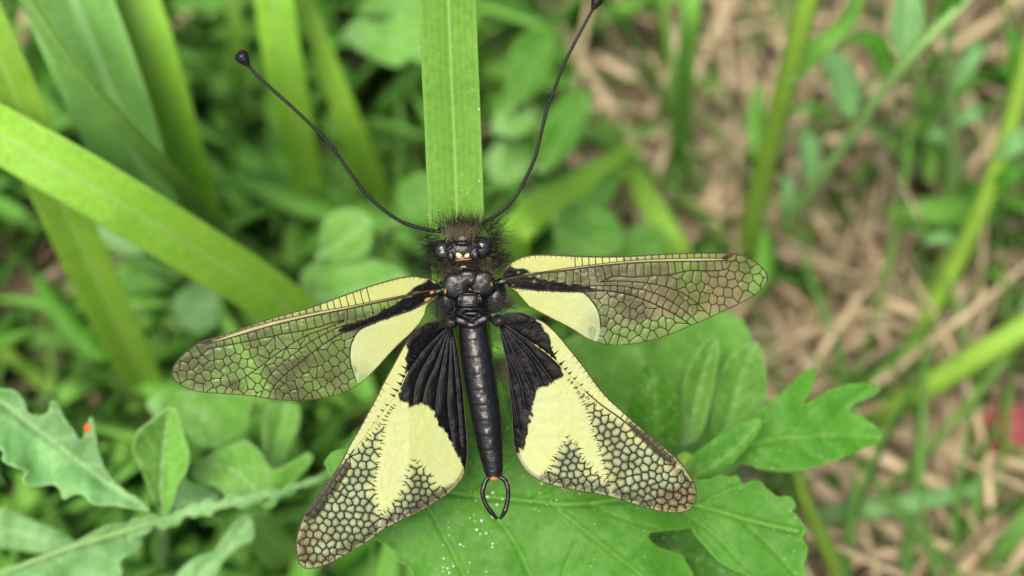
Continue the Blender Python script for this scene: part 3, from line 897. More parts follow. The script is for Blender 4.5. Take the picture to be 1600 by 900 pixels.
# ---- hindwings
def hindwing(name, label, cr, U, Lo, RV, black, net1, net2, rays, tipc, zfun, seed, grid, a1, a2, band):
    U, Lo, RV, black, net1, net2, band = [cr(x) for x in (U, Lo, RV, black, net1, net2, band)]
    rays = [cr(r) for r in rays]
    tipc = np.array(cr([tipc])[0])
    def cells(rng):
        yield np.array(net1), hex_seeds(net1, 13.0, 11.5, a1, 0.27, rng)
        yield np.array(net2), hex_seeds(net2, 12.0, 11.0, a2, 0.27, rng)
        uu = catmull(U, 300); rr = catmull(RV, 300)
        k0 = 75
        cu = uu[70:265]; cs = rr[80:299]
        yield np.vstack([cu, cs[::-1]]), strip_seeds(cu, cs, [30], 0.1, rng)
    def paint(pts, dv, rng):
        n = len(pts)
        col = np.tile(np.array([*YEL, 0.97]), (n, 1))
        yv = 0.5 + 0.5 * N1(pts[:, 0] / 30 + 9, pts[:, 1] / 30)
        col[:, :3] = col[:, :3] * (1 - 0.10 * yv)[:, None] + np.array([0.02, 0.03, 0.05]) * yv[:, None]
        d1 = sdist(pts, net1); d2 = sdist(pts, net2)
        dn = np.maximum(d1, d2)
        dj = np.maximum(sdist(jitter(pts, 3, 7, seed), net1), sdist(jitter(pts, 3, 7, seed), net2))
        innet = sstep(-3, 5, dj)
        dm = seg_dist(pts, np.vstack([poly_segs(catmull(Lo, 120)), poly_segs(catmull(U, 120)[-30:])]))
        dt = np.linalg.norm(pts - tipc, axis=1)
        # cell windows: pale greenish white, greyer and clearer toward the margin, brown at the tip
        windows = np.tile(np.array([0.23, 0.265, 0.115, 0.80]), (n, 1))
        wv = np.clip(0.5 + 0.9 * N3(pts[:, 0] / 13, pts[:, 1] / 13 + seed), 0, 1)
        windows = blend(windows, wv * 0.7, (0.21, 0.28, 0.17), 0.6)
        mb_ = np.clip(sstep(24, 7, dm), 0, 1)
        windows = blend(windows, mb_ * 0.92, (0.055, 0.05, 0.024), 0.72)
        windows = blend(windows, sstep(85, 25, dt) * sstep(0.05, 0.6, 0.5 + N1(pts[:, 0] / 26, pts[:, 1] / 26 + 5)), (0.12, 0.06, 0.014), 0.72)
        nearY = 1 - sstep(-4, 22, dn + 7 * N1(pts[:, 0] / 20, pts[:, 1] / 20 + 7)) * sstep(0, 60, dm * 0 + 60)
        nearY = nearY * sstep(8, 26, dm)
        windows = blend(windows, nearY * 0.9, YEL, 0.96)
        windows = blend(windows, np.exp(-(dv / np.clip(3.7 - 1.6 * nearY + 1.8 * N2(pts[:, 0] / 24 + 3, pts[:, 1] / 24), 1.5, 4.5)) ** 2) * (0.95 - 0.2 * nearY), (0.022, 0.022, 0.012), 0.93)
        col = col * (1 - innet[:, None]) + windows * innet[:, None]
        col = blend(col, sstep(-2, 2, sdist(jitter(pts, 2, 8, seed), band)) * 0.93, (0.022, 0.017, 0.012), 0.94)
        jb = jitter(jitter(pts, 3.0, 7, seed), 1.5, 3, seed + 3)
        col = blend(col, sstep(-1.2, 1.2, sdist(jb, black)), (0.0012, 0.0012, 0.0018), 0.995)
        # bare rear edge: thin smoky rim all along
        col = blend(col, sstep(7, 3, dm) * (col[:, 0] > 0.2) * 0.85, (0.13, 0.12, 0.07), 0.75)
        for _ in range(26):
            c0 = pts[rng.integers(n)]; r_ = rng.uniform(0.8, 1.9)
            col = blend(col, np.exp(-(np.linalg.norm(pts - c0, axis=1) / r_) ** 2) * 0.7 * (col[:, 0] > 0.3), (0.30, 0.24, 0.04), 0.95)
        puck = np.where(col[:, 0] < 0.05, 0.12, 0.03)
        return col, puck
    def vein_col(m):
        mm = m[None]
        if max(sdist(mm, net1)[0], sdist(mm, net2)[0]) > -1:
            return ((0.012, 0.009, 0.005, 1.0), 0.85)
        return ((0.03, 0.022, 0.012, 1.0), 0.75) if sdist(mm, band)[0] > -14 else ((*YELV, 1.0), 0.0)
    def skip(mid):
        return sdist(mid, black) > 0
    def ticks(rng):
        rr = catmull(RV, 300); uu = catmull(U, 300)
        # dark spurs reaching from the black base into the yellow front strip
        for k in range(12):
            f = (k + rng.uniform(0.2, 0.8)) / 12
            p = rr[int((0.16 + 0.42 * f) * 299)]; q = uu[np.linalg.norm(uu - p, axis=1).argmin()]
            ln = (0.66 - 0.5 * f) * rng.uniform(0.7, 1.1)
            yield p, p + (q - p) * ln, (2.6 * (1 - f) + 0.7), 0.2, (*BLK, 1.0)
        for k in range(20):
            f = (k + 0.5) / 20
            q = uu[int((0.32 + 0.42 * f) * 299)]; p = rr[np.linalg.norm(rr - q, axis=1).argmin()]
            yield q, q + (p - q) * 0.3, 0.6, 0.2, (*BRN, 1.0)
        # spikes along the edges of the dark net
        for net in (net1, net2):
            b = poly_segs(net, True)
            for s in b:
                Ls = math.hypot(s[2] - s[0], s[3] - s[1]); k = int(Ls / 6)
                for i in range(k):
                    f = (i + rng.uniform(0.2, 0.8)) / max(k, 1)
                    a = np.array([s[0] + (s[2] - s[0]) * f, s[1] + (s[3] - s[1]) * f])
                    nn = np.array([s[3] - s[1], -(s[2] - s[0])]) / (Ls + 1e-6)
                    if inside((a + nn * 2)[None], net)[0]: nn = -nn
                    if seg_dist(a[None], np.vstack([poly_segs(catmull(Lo, 100)), poly_segs(catmull(U, 100))]))[0] < 12: continue
                    if seg_dist(a[None], poly_segs(RV))[0] < 5: continue
                    yield a - nn * 2, a + nn * rng.uniform(3, 7), 1.1, 0.15, (0.03, 0.024, 0.012, 1.0)
    mains = [(RV[2:7], 0.8, 1.0, (0.24, 0.23, 0.06)), (RV[6:], 1.0, 1.9, (0.018, 0.013, 0.008))]
    for r_ in rays: mains.append((r_, 0.8, 0.4, (0.02, 0.02, 0.026)))
    return build_wing(name, label, U, Lo, zfun, paint, cells, mains, ticks, grid, None, seed, skip, vein_col)

c5 = crop(440, 500, 2.25)
c6 = crop(760, 480, 953 / 360)
zhl = lambda x, y: 0.35 + 0.0042 * np.hypot(x - 702, y - 507) - 0.007 * np.clip(x - 640, 0, 200) - 0.25 * np.sin(np.clip((y - 500) / 380, 0, 1) * math.pi)
zhr = lambda x, y: 0.35 + 0.0036 * np.hypot(x - 781, y - 503) - 0.009 * np.clip(870 - x, 0, 110) * np.clip((y - 500) / 200, 0, 1) - 0.25 * np.sin(np.clip((y - 500) / 300, 0, 1) * math.pi)
hindwing('hindwing', 'rear wing with longer net, brown smoky tip and black base', c5,
  U=[(600, 22), (560, 8), (520, 8), (485, 28), (455, 58), (438, 80), (420, 110), (390, 165), (360, 220), (330, 280), (300, 335), (270, 390), (240, 440), (210, 500), (170, 560), (120, 630), (80, 690), (58, 750), (52, 800), (62, 855)],
  Lo=[(600, 22), (615, 80), (628, 170), (638, 250), (645, 340), (652, 420), (652, 480), (645, 530), (625, 570), (590, 605), (540, 640), (480, 675), (420, 705), (360, 735), (300, 780), (240, 815), (190, 845), (130, 868), (85, 873), (62, 855)],
  RV=[(590, 24), (500, 108), (445, 180), (410, 250), (355, 325), (305, 390), (255, 455), (205, 530), (145, 620), (90, 685)],
  black=[(605, 0), (520, 2), (475, 28), (445, 66), (440, 100), (435, 130), (440, 170), (418, 230), (412, 285), (450, 302), (520, 300), (537, 330), (560, 372), (590, 420), (612, 462), (632, 498), (648, 545), (662, 480), (662, 400), (650, 200), (625, 60)],
  net1=[(402, 292), (392, 300), (345, 370), (290, 430), (245, 470), (200, 540), (140, 625), (84, 690), (60, 750), (53, 810), (66, 860), (90, 872), (135, 866), (195, 842), (250, 808), (310, 772), (355, 738), (345, 690), (338, 640), (325, 590), (335, 520), (348, 460), (356, 400), (365, 345)],
  net2=[(464, 488), (442, 540), (428, 590), (408, 625), (385, 655), (345, 690), (355, 738), (425, 702), (485, 672), (545, 637), (592, 602), (626, 568), (640, 530), (600, 578), (560, 590), (540, 575), (525, 545), (495, 518)],
  band=[(222, 488), (246, 505), (195, 595), (155, 650), (120, 695), (68, 718), (84, 680), (126, 618), (170, 560)],
  rays=[[(588, 22), (505, 102), (450, 175), (432, 205)], [(575, 45), (520, 130), (478, 210), (462, 290)], [(580, 50), (545, 150), (510, 230), (495, 300)], [(588, 55), (565, 160), (548, 250), (540, 320)], [(595, 60), (590, 170), (585, 300), (600, 420)], [(600, 60), (612, 180), (622, 320), (630, 440)]],
  tipc=(70, 830), zfun=zhl, seed=31, grid=(230, 130), a1=-58, a2=65)
hindwing('hindwing', 'rear wing with shorter net, grey tip and black base', c6,
  U=[(50, 62), (70, 35), (100, 24), (150, 25), (200, 46), (240, 65), (290, 110), (340, 170), (400, 245), (450, 315), (500, 375), (560, 430), (620, 485), (680, 535), (740, 585), (790, 630), (830, 680), (858, 730), (868, 780), (858, 815)],
  Lo=[(50, 62), (62, 120), (80, 220), (95, 330), (105, 420), (110, 500), (115, 570), (130, 620), (155, 665), (200, 705), (270, 735), (340, 750), (430, 765), (520, 785), (600, 810), (680, 835), (750, 848), (810, 847), (845, 832), (858, 815)],
  RV=[(65, 65), (120, 98), (190, 148), (250, 190), (300, 235), (345, 282), (410, 348), (470, 400), (540, 450), (600, 496), (660, 546), (720, 605), (765, 640)],
  black=[(45, 35), (100, 16), (150, 18), (200, 42), (232, 72), (250, 110), (268, 150), (285, 200), (305, 235), (325, 280), (300, 300), (250, 325), (215, 338), (203, 370), (192, 430), (178, 490), (165, 550), (140, 595), (118, 610), (100, 500), (85, 330), (50, 120)],
  net1=[(328, 282), (345, 292), (405, 362), (450, 402), (500, 430), (560, 472), (610, 510), (665, 555), (715, 606), (768, 645), (835, 690), (862, 740), (868, 785), (850, 826), (805, 847), (745, 847), (680, 834), (600, 809), (525, 785), (505, 730), (495, 680), (478, 620), (462, 570), (440, 510), (428, 455), (405, 395), (372, 340)],
  net2=[(335, 528), (352, 558), (385, 575), (392, 620), (425, 655), (455, 690), (505, 730), (525, 785), (430, 764), (340, 749), (270, 734), (200, 704), (230, 690), (262, 676), (292, 600), (320, 565)],
  band=[(575, 458), (640, 505), (700, 553), (750, 597), (800, 645), (770, 655), (715, 618), (655, 566), (605, 518)],
  rays=[[(70, 68), (135, 112), (200, 155), (262, 200), (300, 240)], [(75, 85), (130, 160), (180, 220), (235, 330)], [(80, 90), (150, 150), (215, 225), (285, 320)], [(70, 90), (110, 180), (150, 260), (190, 340)], [(62, 100), (95, 200), (140, 310), (160, 420)], [(58, 110), (85, 230), (110, 360), (135, 500)]],
  tipc=(840, 800), zfun=zhr, seed=42, grid=(230, 130), a1=42, a2=-70)

# ---------------------------------------------------------------- body: one continuous mesh (built in mm, voxel-fused)
def ellipsoid(c, r, rot=0.0, nu=28, nv=18, power=1.0):
    V = []; F = []
    for i in range(nv + 1):
        th = math.pi * i / nv
        for k in range(nu):
            ph = 2 * math.pi * k / nu
            x, y, z = math.sin(th) * math.cos(ph), math.sin(th) * math.sin(ph), math.cos(th)
            x, y, z = x * r[0], y * r[1], z * r[2]
            ca, sa = math.cos(rot), math.sin(rot)
            V.append((c[0] + x * ca - y * sa, c[1] + x * sa + y * ca, c[2] + z))
    for i in range(nv):
        for k in range(nu):
            k2 = (k + 1) % nu
            F.append((i * nu + k, (i + 1) * nu + k, (i + 1) * nu + k2, i * nu + k2))
    return V, F

def fuse(parts, voxel, smooth_it=2):
    mb = MB()
    for V, F in parts: mb.add(V, F)
    V, F, _ = mb.arr()
    me = bpy.data.meshes.new('tmp'); me.from_pydata(V.tolist(), [], F); me.update()
    bm = bmesh.new(); bm.from_mesh(me); bmesh.ops.remove_doubles(bm, verts=bm.verts, dist=1e-5)
    bmesh.ops.recalc_face_normals(bm, faces=bm.faces); bm.to_mesh(me); bm.free()
    o = bpy.data.objects.new('tmp', me); COL.objects.link(o)
    md = o.modifiers.new('r', 'REMESH'); md.mode = 'VOXEL'; md.voxel_size = voxel
    dg = bpy.context.evaluated_depsgraph_get()
    ev = o.evaluated_get(dg); m2 = bpy.data.meshes.new_from_object(ev)
    bpy.data.objects.remove(o); bpy.data.meshes.remove(me)
    bm = bmesh.new(); bm.from_mesh(m2)
    for _ in range(smooth_it):
        bmesh.ops.smooth_vert(bm, verts=bm.verts, factor=0.5, use_axis_x=True, use_axis_y=True, use_axis_z=True)
    bm.verts.ensure_lookup_table()
    V = np.array([v.co[:] for v in bm.verts]); F = [tuple(v.index for v in f.verts) for f in bm.faces]
    bm.free(); bpy.data.meshes.remove(m2)
    return V, F

mm = 1 / PXMM
def el(px, py, z, rx, ry, rz, rot=0.0):
    return ellipsoid(L2(px, py, z), (rx * mm, ry * mm, rz), rot)

def plate(px, py, z, rx, ry, rz, tilt=0.0, rot=0.0):
    """domed sclerite with a crisp rim (squarish ellipsoid)"""
    V, F = ellipsoid((0, 0, 0), (1, 1, 1))
    V = np.array(V)
    V = np.sign(V) * np.abs(V) ** 0.8
    V *= np.array([rx * mm, ry * mm, rz])
    V[:, 2] += V[:, 1] * tilt
    ca, sa = math.cos(rot), math.sin(rot)
    x = V[:, 0] * ca - V[:, 1] * sa; y = V[:, 0] * sa + V[:, 1] * ca
    V = np.stack([x, y, V[:, 2]], 1) + L2(px, py, z)
    return V, F

parts = [
    # head: vertex, face ridge, cheeks
    el(724, 388, 0.4, 36, 27, 1.35), el(724, 372, 0.7, 24, 16, 1.0), el(724, 404, 0.7, 22, 11, 0.9),
    el(704, 386, 1.35, 14, 3.6, 0.4, R(38)), el(744, 383, 1.35, 14, 3.6, 0.4, R(-32)), el(724, 380, 1.6, 14, 3.8, 0.4), el(705, 399, 1.2, 8, 12, 0.5), el(743, 397, 1.2, 8, 12, 0.5),
    el(690, 359, 0.6, 6, 5, 0.45), el(741, 356, 0.6, 6, 5, 0.45),
    # prothorax
    plate(728, 420, 0.6, 25, 7, 0.85), plate(729, 410, 0.5, 22, 5, 0.7), el(728, 414, 0.0, 26, 17, 1.1),
    # thorax core
    el(735, 455, -0.5, 38, 44, 1.9), el(735, 490, -0.4, 33, 22, 1.5),
    # mesoscutum: two big lobes, front lobe
    plate(712, 447, 1.15, 21, 21, 0.55, 0.12, R(-18)), plate(754, 444, 1.15, 21, 21, 0.55, 0.12, R(14)), plate(732, 435, 1.3, 18, 14, 0.5, 0.12),
    # scutellum with a raised rim
    plate(734, 468, 1.3, 18, 13, 0.7), el(734, 459, 1.75, 15, 3.4, 0.32), el(733, 477, 1.7, 17, 3.6, 0.35),
    el(717, 468, 1.6, 3.2, 9, 0.3, R(-12)), el(751, 467, 1.6, 3.2, 9, 0.3, R(12)),
    # metanotum
    plate(722, 502, 0.95, 14, 7.5, 0.5, 0.0, R(-22)), plate(753, 500, 0.95, 14, 7.5, 0.5, 0.0, R(24)), plate(738, 508, 0.9, 12, 6, 0.5), el(737, 490, 0.9, 16, 5, 0.4),
    # flanks and wing roots
    el(699, 470, -0.1, 17, 25, 0.9, R(12)), el(775, 465, -0.1, 17, 25, 0.9, R(-12)),
    el(686, 455, 1.0, 13, 7, 0.45, R(18)), el(786, 440, 1.1, 13, 7, 0.45, R(10)),
    el(703, 505, 0.5, 13, 10, 0.6), el(780, 501, 0.5, 13, 10, 0.6),
]
# abdomen: overlapping rings
ab = catmull([(738, 500), (741, 530), (746, 565), (752, 605), (759, 650), (765, 695), (770, 728), (772, 747)], 200)
ringy = [505, 533, 560, 586, 610, 634, 658, 682, 704, 724, 740, 752]
wy = np.interp(ab[:, 1], [500, 530, 570, 620, 660, 700, 730, 747], [22, 24, 25, 25, 23, 19.5, 16, 12])
saw = np.zeros(200)
for a, b in zip(ringy[:-1], ringy[1:]):
    k = (ab[:, 1] >= a) & (ab[:, 1] < b)
    f = (ab[k, 1] - a) / (b - a)
    saw[k] = -1.0 + 1.6 * f ** 0.6 - 2.4 * np.clip((f - 0.88) / 0.12, 0, 1)
wy = wy + saw * 0.55
V = []; F = []
S = 32
for i in range(200):
    c = L2(ab[i, 0], ab[i, 1], 0.25 - 0.35 * i / 199)
    for k in range(S):
        a = 2 * math.pi * k / S
        # keeled roof-like back
        rz = 1.12 * (wy[i] / 25) * (1.0 if math.sin(a) < 0 else 1.0)
        zc = math.sin(a); xc = math.cos(a)
        zz = np.sign(zc) * abs(zc) ** 1.15 * rz
        V.append((c[0] + xc * wy[i] * mm, c[1], c[2] + zz))
for i in range(199):
    for k in range(S):
        k2 = (k + 1) % S
        F.append((i * S + k, i * S + k2, (i + 1) * S + k2, (i + 1) * S + k))
F.append(tuple(range(S))); F.append(tuple(199 * S + k for k in range(S))[::-1])
parts.append((V, F))
# claspers at the tail, fused to the last ring
def lt(pts, r):
    p = catmull([L2(*q) for q in pts], 40)
    return tube_arrays(p, np.interp(np.linspace(0, 1, 40), np.linspace(0, 1, len(r)), r), 12)
parts.append(lt([(764, 745, 0.1), (758, 754, 0.15), (754, 770, 0.2), (759, 788, 0.15), (768, 801, 0.1), (777, 811, 0.0)], [0.2, 0.24, 0.22, 0.22, 0.24, 0.14]))
parts.append(lt([(781, 745, 0.1), (790, 752, 0.15), (794, 768, 0.2), (792, 788, 0.15), (787, 802, 0.1), (781, 811, 0.0)], [0.2, 0.24, 0.22, 0.22, 0.24, 0.14]))
V, F = fuse(parts, 0.062, 2)
V[:, 2] += 0.03 * N1(V[:, 0] * 2.1, V[:, 1] * 2.1) + 0.008 * N2(V[:, 0] * 8, V[:, 1] * 8) + 0.003 * N3(V[:, 0] * 17, V[:, 1] * 17)
child('body', loc2w(V), F, M['body'], OWL)

# eyes: two lobes each, faceted gloss
for cx, cy, sgn in ((692, 392, -1), (753, 387, 1)):
    V, F = ellipsoid(L2(cx, cy, 0.75), (16.5 * mm, 18 * mm, 0.8), R(-14 * sgn), 40, 28)
    V = np.array(V)
    c = L2(cx, cy, 0.75); d = V - c
    g = np.exp(-((d[:, 1] - 0.12 + d[:, 0] * 0.25 * sgn) / 0.10) ** 2)
    V = c + d * (1 - 0.10 * g)[:, None]
    child('eye', loc2w(V), F, M['eye'], OWL)
# cream face marks and the ochre lip under them
for px, py, rx, ry, rt in ((717.5, 397, 5.6, 7.6, 16), (729.5, 396, 5.6, 7.4, -14)):
    V, F = ellipsoid(L2(px, py, 1.50), (rx * mm, ry * mm, 0.17), R(rt), 20, 14)
    child('face_mark', loc2w(V), F, M['cream'], OWL)
V, F = tube_arrays(catmull([L2(712, 407, 1.35), L2(718, 406.5, 1.55), L2(730, 405.5, 1.55), L2(737, 404, 1.35)], 16), 0.075, 8)
child('face_lip', loc2w(V), F, M['rust'], OWL)
for px, py, rx, ry, rz, rt, m in ((724, 417, 5, 1.5, 0.2, 4, 'cream'), (696, 455, 2.2, 5.0, 0.3, -10, 'ochre'), (768, 444, 2.0, 3.8, 0.3, 8, 'ochre'),
                               (668, 468, 6, 3.0, 0.25, 25, 'ochre'), (675, 457, 4, 2.6, 0.25, 20, 'rust')):
    V, F = ellipsoid(L2(px, py, 1.55), (rx * mm, ry * mm, rz), R(rt), 14, 10)
    child('sclerite_spot', loc2w(V), F, M[m], OWL)
V, F = ellipsoid(L2(772, 748, 0.55), (7 * mm, 4 * mm, 0.3), 0, 16, 10)
child('tail_plate', loc2w(V), F, M['rust'], OWL)

# antennae
c7 = crop(340, 60, 1012 / 360); c8 = crop(640, 0, 758 / 320)
def antenna(pts, zs, club, clubdir):
    n = 420
    p2 = catmull(pts, n); z = np.interp(np.linspace(0, 1, n), np.linspace(0, 1, len(zs)), zs)
    loc = np.stack([(p2[:, 0] - 737) * mm, (450 - p2[:, 1]) * mm, z], 1)
    s = np.concatenate([[0], np.cumsum(np.linalg.norm(np.diff(loc, axis=0), axis=1))])
    ph = (s / 0.46) % 1.0
    r = np.interp(s / s[-1], [0, 0.03, 0.2, 0.8, 1], [0.19, 0.165, 0.15, 0.14, 0.14])
    r = r * (1 + 0.26 * (ph ** 2) - 0.24 * np.exp(-((ph - 0.02) / 0.08) ** 2))
    V, F = tube_arrays(loc, r, 10)
    a = child('antenna', loc2w(V), F, M['antenna'], OWL)
    # club: pear shape
    st = loc[-1]; d = np.array([clubdir[0], -clubdir[1], 0.0]); d /= np.linalg.norm(d)
    t = np.linspace(0, 1, 40)
    Lc = club[0]
    pc = st - d * 0.05 + d[None] * (t * Lc)[:, None]
    rc = club[1] * np.interp(t, [0, 0.12, 0.3, 0.5, 0.7, 0.86, 0.95, 1.0], [0.16, 0.30, 0.55, 0.85, 1.0, 0.9, 0.6, 0.12])
    rc = rc * (1 + 0.03 * np.cos(t * 40))
    V, F = tube_arrays(pc, rc, 20)
    child('club', loc2w(V), F, M['antenna'], OWL, None, True, a)
antenna([(689, 361)] + c7([(955, 846), (860, 825), (790, 795), (720, 745), (650, 680), (590, 600), (540, 530), (480, 450), (400, 370), (320, 295), (240, 225), (180, 170), (140, 125)]),
        [0.7, 1.0, 1.4, 1.8, 2.0], (1.8, 0.68), (-0.62, -0.85))
antenna([(741, 357)] + c8([(270, 825), (330, 790), (390, 730), (430, 660), (465, 580), (490, 480), (510, 400), (540, 320), (570, 240), (610, 160), (650, 85), (675, 40)]),
        [0.7, 1.0, 1.4, 1.8, 2.0], (1.75, 0.56), (0.45, -0.9))

# legs gripping the blade underneath
for sgn in (-1, 1):
    for y0, yk, y1 in ((425, 412, 400), (458, 455, 440), (492, 505, 500)):
        p = catmull([L2(735 + sgn * 22, y0, -1.4), L2(735 + sgn * 44, yk, -1.6), L2(733 + sgn * 46, (yk + y1) / 2, -3.2), L2(726 + sgn * 37, y1, -4.0)], 24)
        V, F = tube_arrays(p, np.interp(np.linspace(0, 1, 24), [0, 0.3, 0.5, 0.6, 1], [0.22, 0.3, 0.2, 0.16, 0.1]), 8)
        child('leg', loc2w(V), F, M['antenna'], OWL)

# hair: head tuft, cheeks, collar, flanks, short pile on the abdomen
def hairs(name, spec):
    rng = np.random.default_rng(5)
    mb = MB()
    for (cx, cy, cz, sx, sy, sz, n, dirv, spread, lmin, lmax, c0, c1, rad) in spec:
        rad = rad * 1.3
        lmax = lmax * 1.12
        for _ in range(int(n * 1.15)):
            b = L2(cx + rng.normal() * sx * 0.55, cy + rng.normal() * sy * 0.55, cz + rng.normal() * sz * 0.5)
            d = np.array(dirv, float) + rng.normal(size=3) * spread
            d /= np.linalg.norm(d)
            Ln = rng.uniform(lmin, lmax)
            bend = rng.normal(size=3) * 0.22 * Ln
            t = np.linspace(0, 1, 5)[:, None]
            p = b + d * t * Ln + bend * t * t
            r = np.array([1, 0.9, 0.7, 0.45, 0.08]) * rad
            V, F = tube_arrays(p, r, 3, False)
            f = rng.random()
            c = np.array(c0) * (1 - f) + np.array(c1) * f
            mb.add(loc2w(V), F, (*c, 1.0))
    V, F, C_ = mb.arr()
    o = child(name, V, F, M['hair'], OWL, C_)
    o['kind'] = 'stuff'
K0, K1 = (0.003, 0.003, 0.003), (0.014, 0.012, 0.008)
T0, T1 = (0.06, 0.05, 0.03), (0.16, 0.13, 0.08)
G0, G1 = (0.01, 0.01, 0.01), (0.05, 0.048, 0.043)
hairs('hair', [
    # head: black crest above, tan tuft in the middle
    (723, 360, 0.8, 40, 10, 0.7, 420, (0, 1, 0.35), 0.42, 0.9, 2.0, K0, K1, 0.017),
    (720, 369, 1.4, 22, 9, 0.4, 300, (0, 0.9, 0.8), 0.38, 0.7, 1.4, T0, T1, 0.015),
    (680, 385, 0.3, 9, 26, 0.6, 170, (-1, 0.15, 0.2), 0.45, 0.8, 1.9, K0, K1, 0.016),
    (766, 378, 0.3, 9, 26, 0.6, 190, (1, 0.2, 0.2), 0.45, 0.8, 1.9, K0, K1, 0.016),
    (690, 413, 0.6, 16, 16, 0.6, 150, (-1, 0.1, 0.3), 0.5, 0.9, 2.0, K0, K1, 0.015),
    (771, 412, 0.6, 16, 16, 0.6, 190, (1, 0.35, 0.3), 0.5, 0.9, 2.1, K0, K1, 0.015),
    # fringe over the eyes and brow
    (678, 392, 0.8, 8, 20, 0.5, 90, (-1, 0.0, 0.6), 0.5, 0.5, 1.2, K0, K1, 0.014),
    (768, 388, 0.8, 8, 20, 0.5, 90, (1, 0.0, 0.6), 0.5, 0.5, 1.2, K0, K1, 0.014),
    (724, 384, 1.6, 26, 5, 0.2, 150, (0, 0.6, 1), 0.5, 0.3, 0.7, K0, T0, 0.012),
    (712, 425, 1.4, 40, 7, 0.3, 140, (0, -0.3, 1), 0.7, 0.4, 0.9, K0, T0, 0.013),
    # collar
    (728, 415, 1.2, 46, 10, 0.4, 420, (0, 0.2, 1), 0.75, 0.5, 1.1, K0, T0, 0.014),
    (700, 430, 1.0, 10, 10, 0.4, 120, (-0.5, 0.2, 1), 0.6, 0.5, 1.1, K0, T1, 0.014),
    (762, 427, 1.0, 10, 10, 0.4, 120, (0.5, 0.2, 1), 0.6, 0.5, 1.1, K0, T1, 0.014),
    # flanks below the wing roots
    (694, 482, 0.7, 15, 17, 0.5, 300, (-0.8, -0.2, 0.6), 0.6, 0.5, 1.3, K0, G1, 0.014),
    (781, 474, 0.7, 17, 15, 0.5, 320, (0.8, -0.1, 0.6), 0.6, 0.5, 1.4, K0, G1, 0.014),
    (735, 455, 1.8, 30, 34, 0.3, 90, (0, 0.3, 1), 0.6, 0.3, 0.7, K0, G0, 0.011),
    (700, 500, 0.9, 10, 8, 0.3, 120, (-0.6, -0.5, 0.7), 0.6, 0.4, 1.0, K0, G1, 0.012),
    (778, 496, 0.9, 12, 8, 0.3, 120, (0.6, -0.5, 0.7), 0.6, 0.4, 1.0, K0, G1, 0.012),
    # abdomen pile along both sides
    (727, 560, 0.5, 8, 50, 0.4, 160, (-0.8, -0.4, 0.4), 0.4, 0.3, 0.7, K0, G0, 0.011),
    (775, 560, 0.5, 8, 50, 0.4, 160, (0.8, -0.4, 0.4), 0.4, 0.3, 0.7, K0, G0, 0.011),
    (742, 670, 0.3, 6, 50, 0.4, 150, (-0.8, -0.4, 0.4), 0.4, 0.3, 0.65, K0, G0, 0.011),
    (784, 670, 0.3, 6, 50, 0.4, 150, (0.8, -0.4, 0.4), 0.4, 0.3, 0.65, K0, G0, 0.011),
    (772, 738, 0.2, 14, 8, 0.3, 70, (0, -0.8, 0.3), 0.5, 0.3, 0.6, K0, G0, 0.011),
])

# ================================================================== THE BLADE IT SITS ON
bp = np.vstack([P(790, 800, hdepth(790, 800, 0))[None], P(775, 720, 222)[None], P(752, 640, 190)[None], P(734, 560, 164)[None], P(724, 480, 152)[None],
                P(718, 410, 149.6)[None], P(714, 330, 149.2)[None], P(709, 200, 149.0)[None], P(704, 90, 148.6)[None], P(700, -20, 148.5)[None], P(696, -180, 150)[None], P(694, -380, 160)[None], P(700, -560, 185)[None]])
bw = np.array([px * depth_of(p) / FPX * 1e-3 for px, p in zip([70, 74, 80, 84, 84, 85, 86, 88, 90, 91, 84, 60, 6], bp)])
V, F, c = strip_arrays(bp, bw, fold=0.42, roll=0.08, nseg=110, curl=0.10, tone=0.5, hue=0.5, thick=0.0005, ridges=9, K=37)
# the fold line sits right of the middle and one half is turned a little more to the light
o = mesh_obj('grass_shoot', V, F, M['blade'], None, bp[0], True, c)
tag(o, 'wide upright grass blade with pale centre line, carrying the owlfly', 'grass')

# ================================================================== GRASS AT THE LEFT
G_ = 'broad grass blades beside the owlfly'
grass_blade('grass_shoot', 'broad bright blade arching low over another blade toward the owlfly\'s drooping front wing',
    [(-220, 90, 78), (-80, 165, 88), (40, 232, 88), (160, 300, 84), (300, 385, 74), (430, 468, 60), (540, 560, 38), (610, 650, 0)],
    [20, 80, 92, 92, 88, 72, 52, 40], 'grass', fold=0.12, roll=0.1, tone=0.75, hue=0.5)
grass_blade('grass_shoot', 'blade with pale centre stripe crossing under the low arching blade',
    [(-130, -190, 92), (-50, -20, 92), (20, 140, 84), (75, 270, 74), (130, 390, 62), (185, 510, 46), (235, 610, 26), (280, 700, 0)],
    [30, 70, 78, 76, 74, 66, 58, 50], 'grass', fold=0.3, roll=-0.1, tone=0.5, hue=0.46)
grass_blade('grass_shoot', 'widest folded blade, bluish on one half and bright on the other',
    [(20, -260, 90), (70, -110, 92), (125, 20, 88), (178, 150, 78), (225, 270, 64), (275, 390, 40), (320, 490, 0)],
    [60, 140, 135, 112, 86, 62, 44], 'grass_blue', fold=0.55, roll=0.1, tone=0.55, hue=0.5)
grass_blade('grass_shoot', 'narrow dark olive blade slanting across the widest folded blade',
    [(-40, -160, 96), (30, -30, 98), (110, 95, 92), (210, 210, 82), (310, 315, 66), (380, 400, 44), (430, 480, 0)],
    [14, 30, 34, 34, 32, 28, 22], 'grass_dark', fold=0.5, roll=0.3, tone=0.4, hue=0.46)
grass_blade('grass_shoot', 'tall bright flat blade just beside the widest folded blade',
    [(120, -270, 80), (165, -120, 86), (215, 20, 84), (255, 150, 74), (295, 280, 58), (340, 410, 30), (370, 490, 0)],
    [40, 84, 84, 80, 70, 58, 46], 'grass', fold=0.06, roll=-0.15, tone=1.0, hue=0.5)
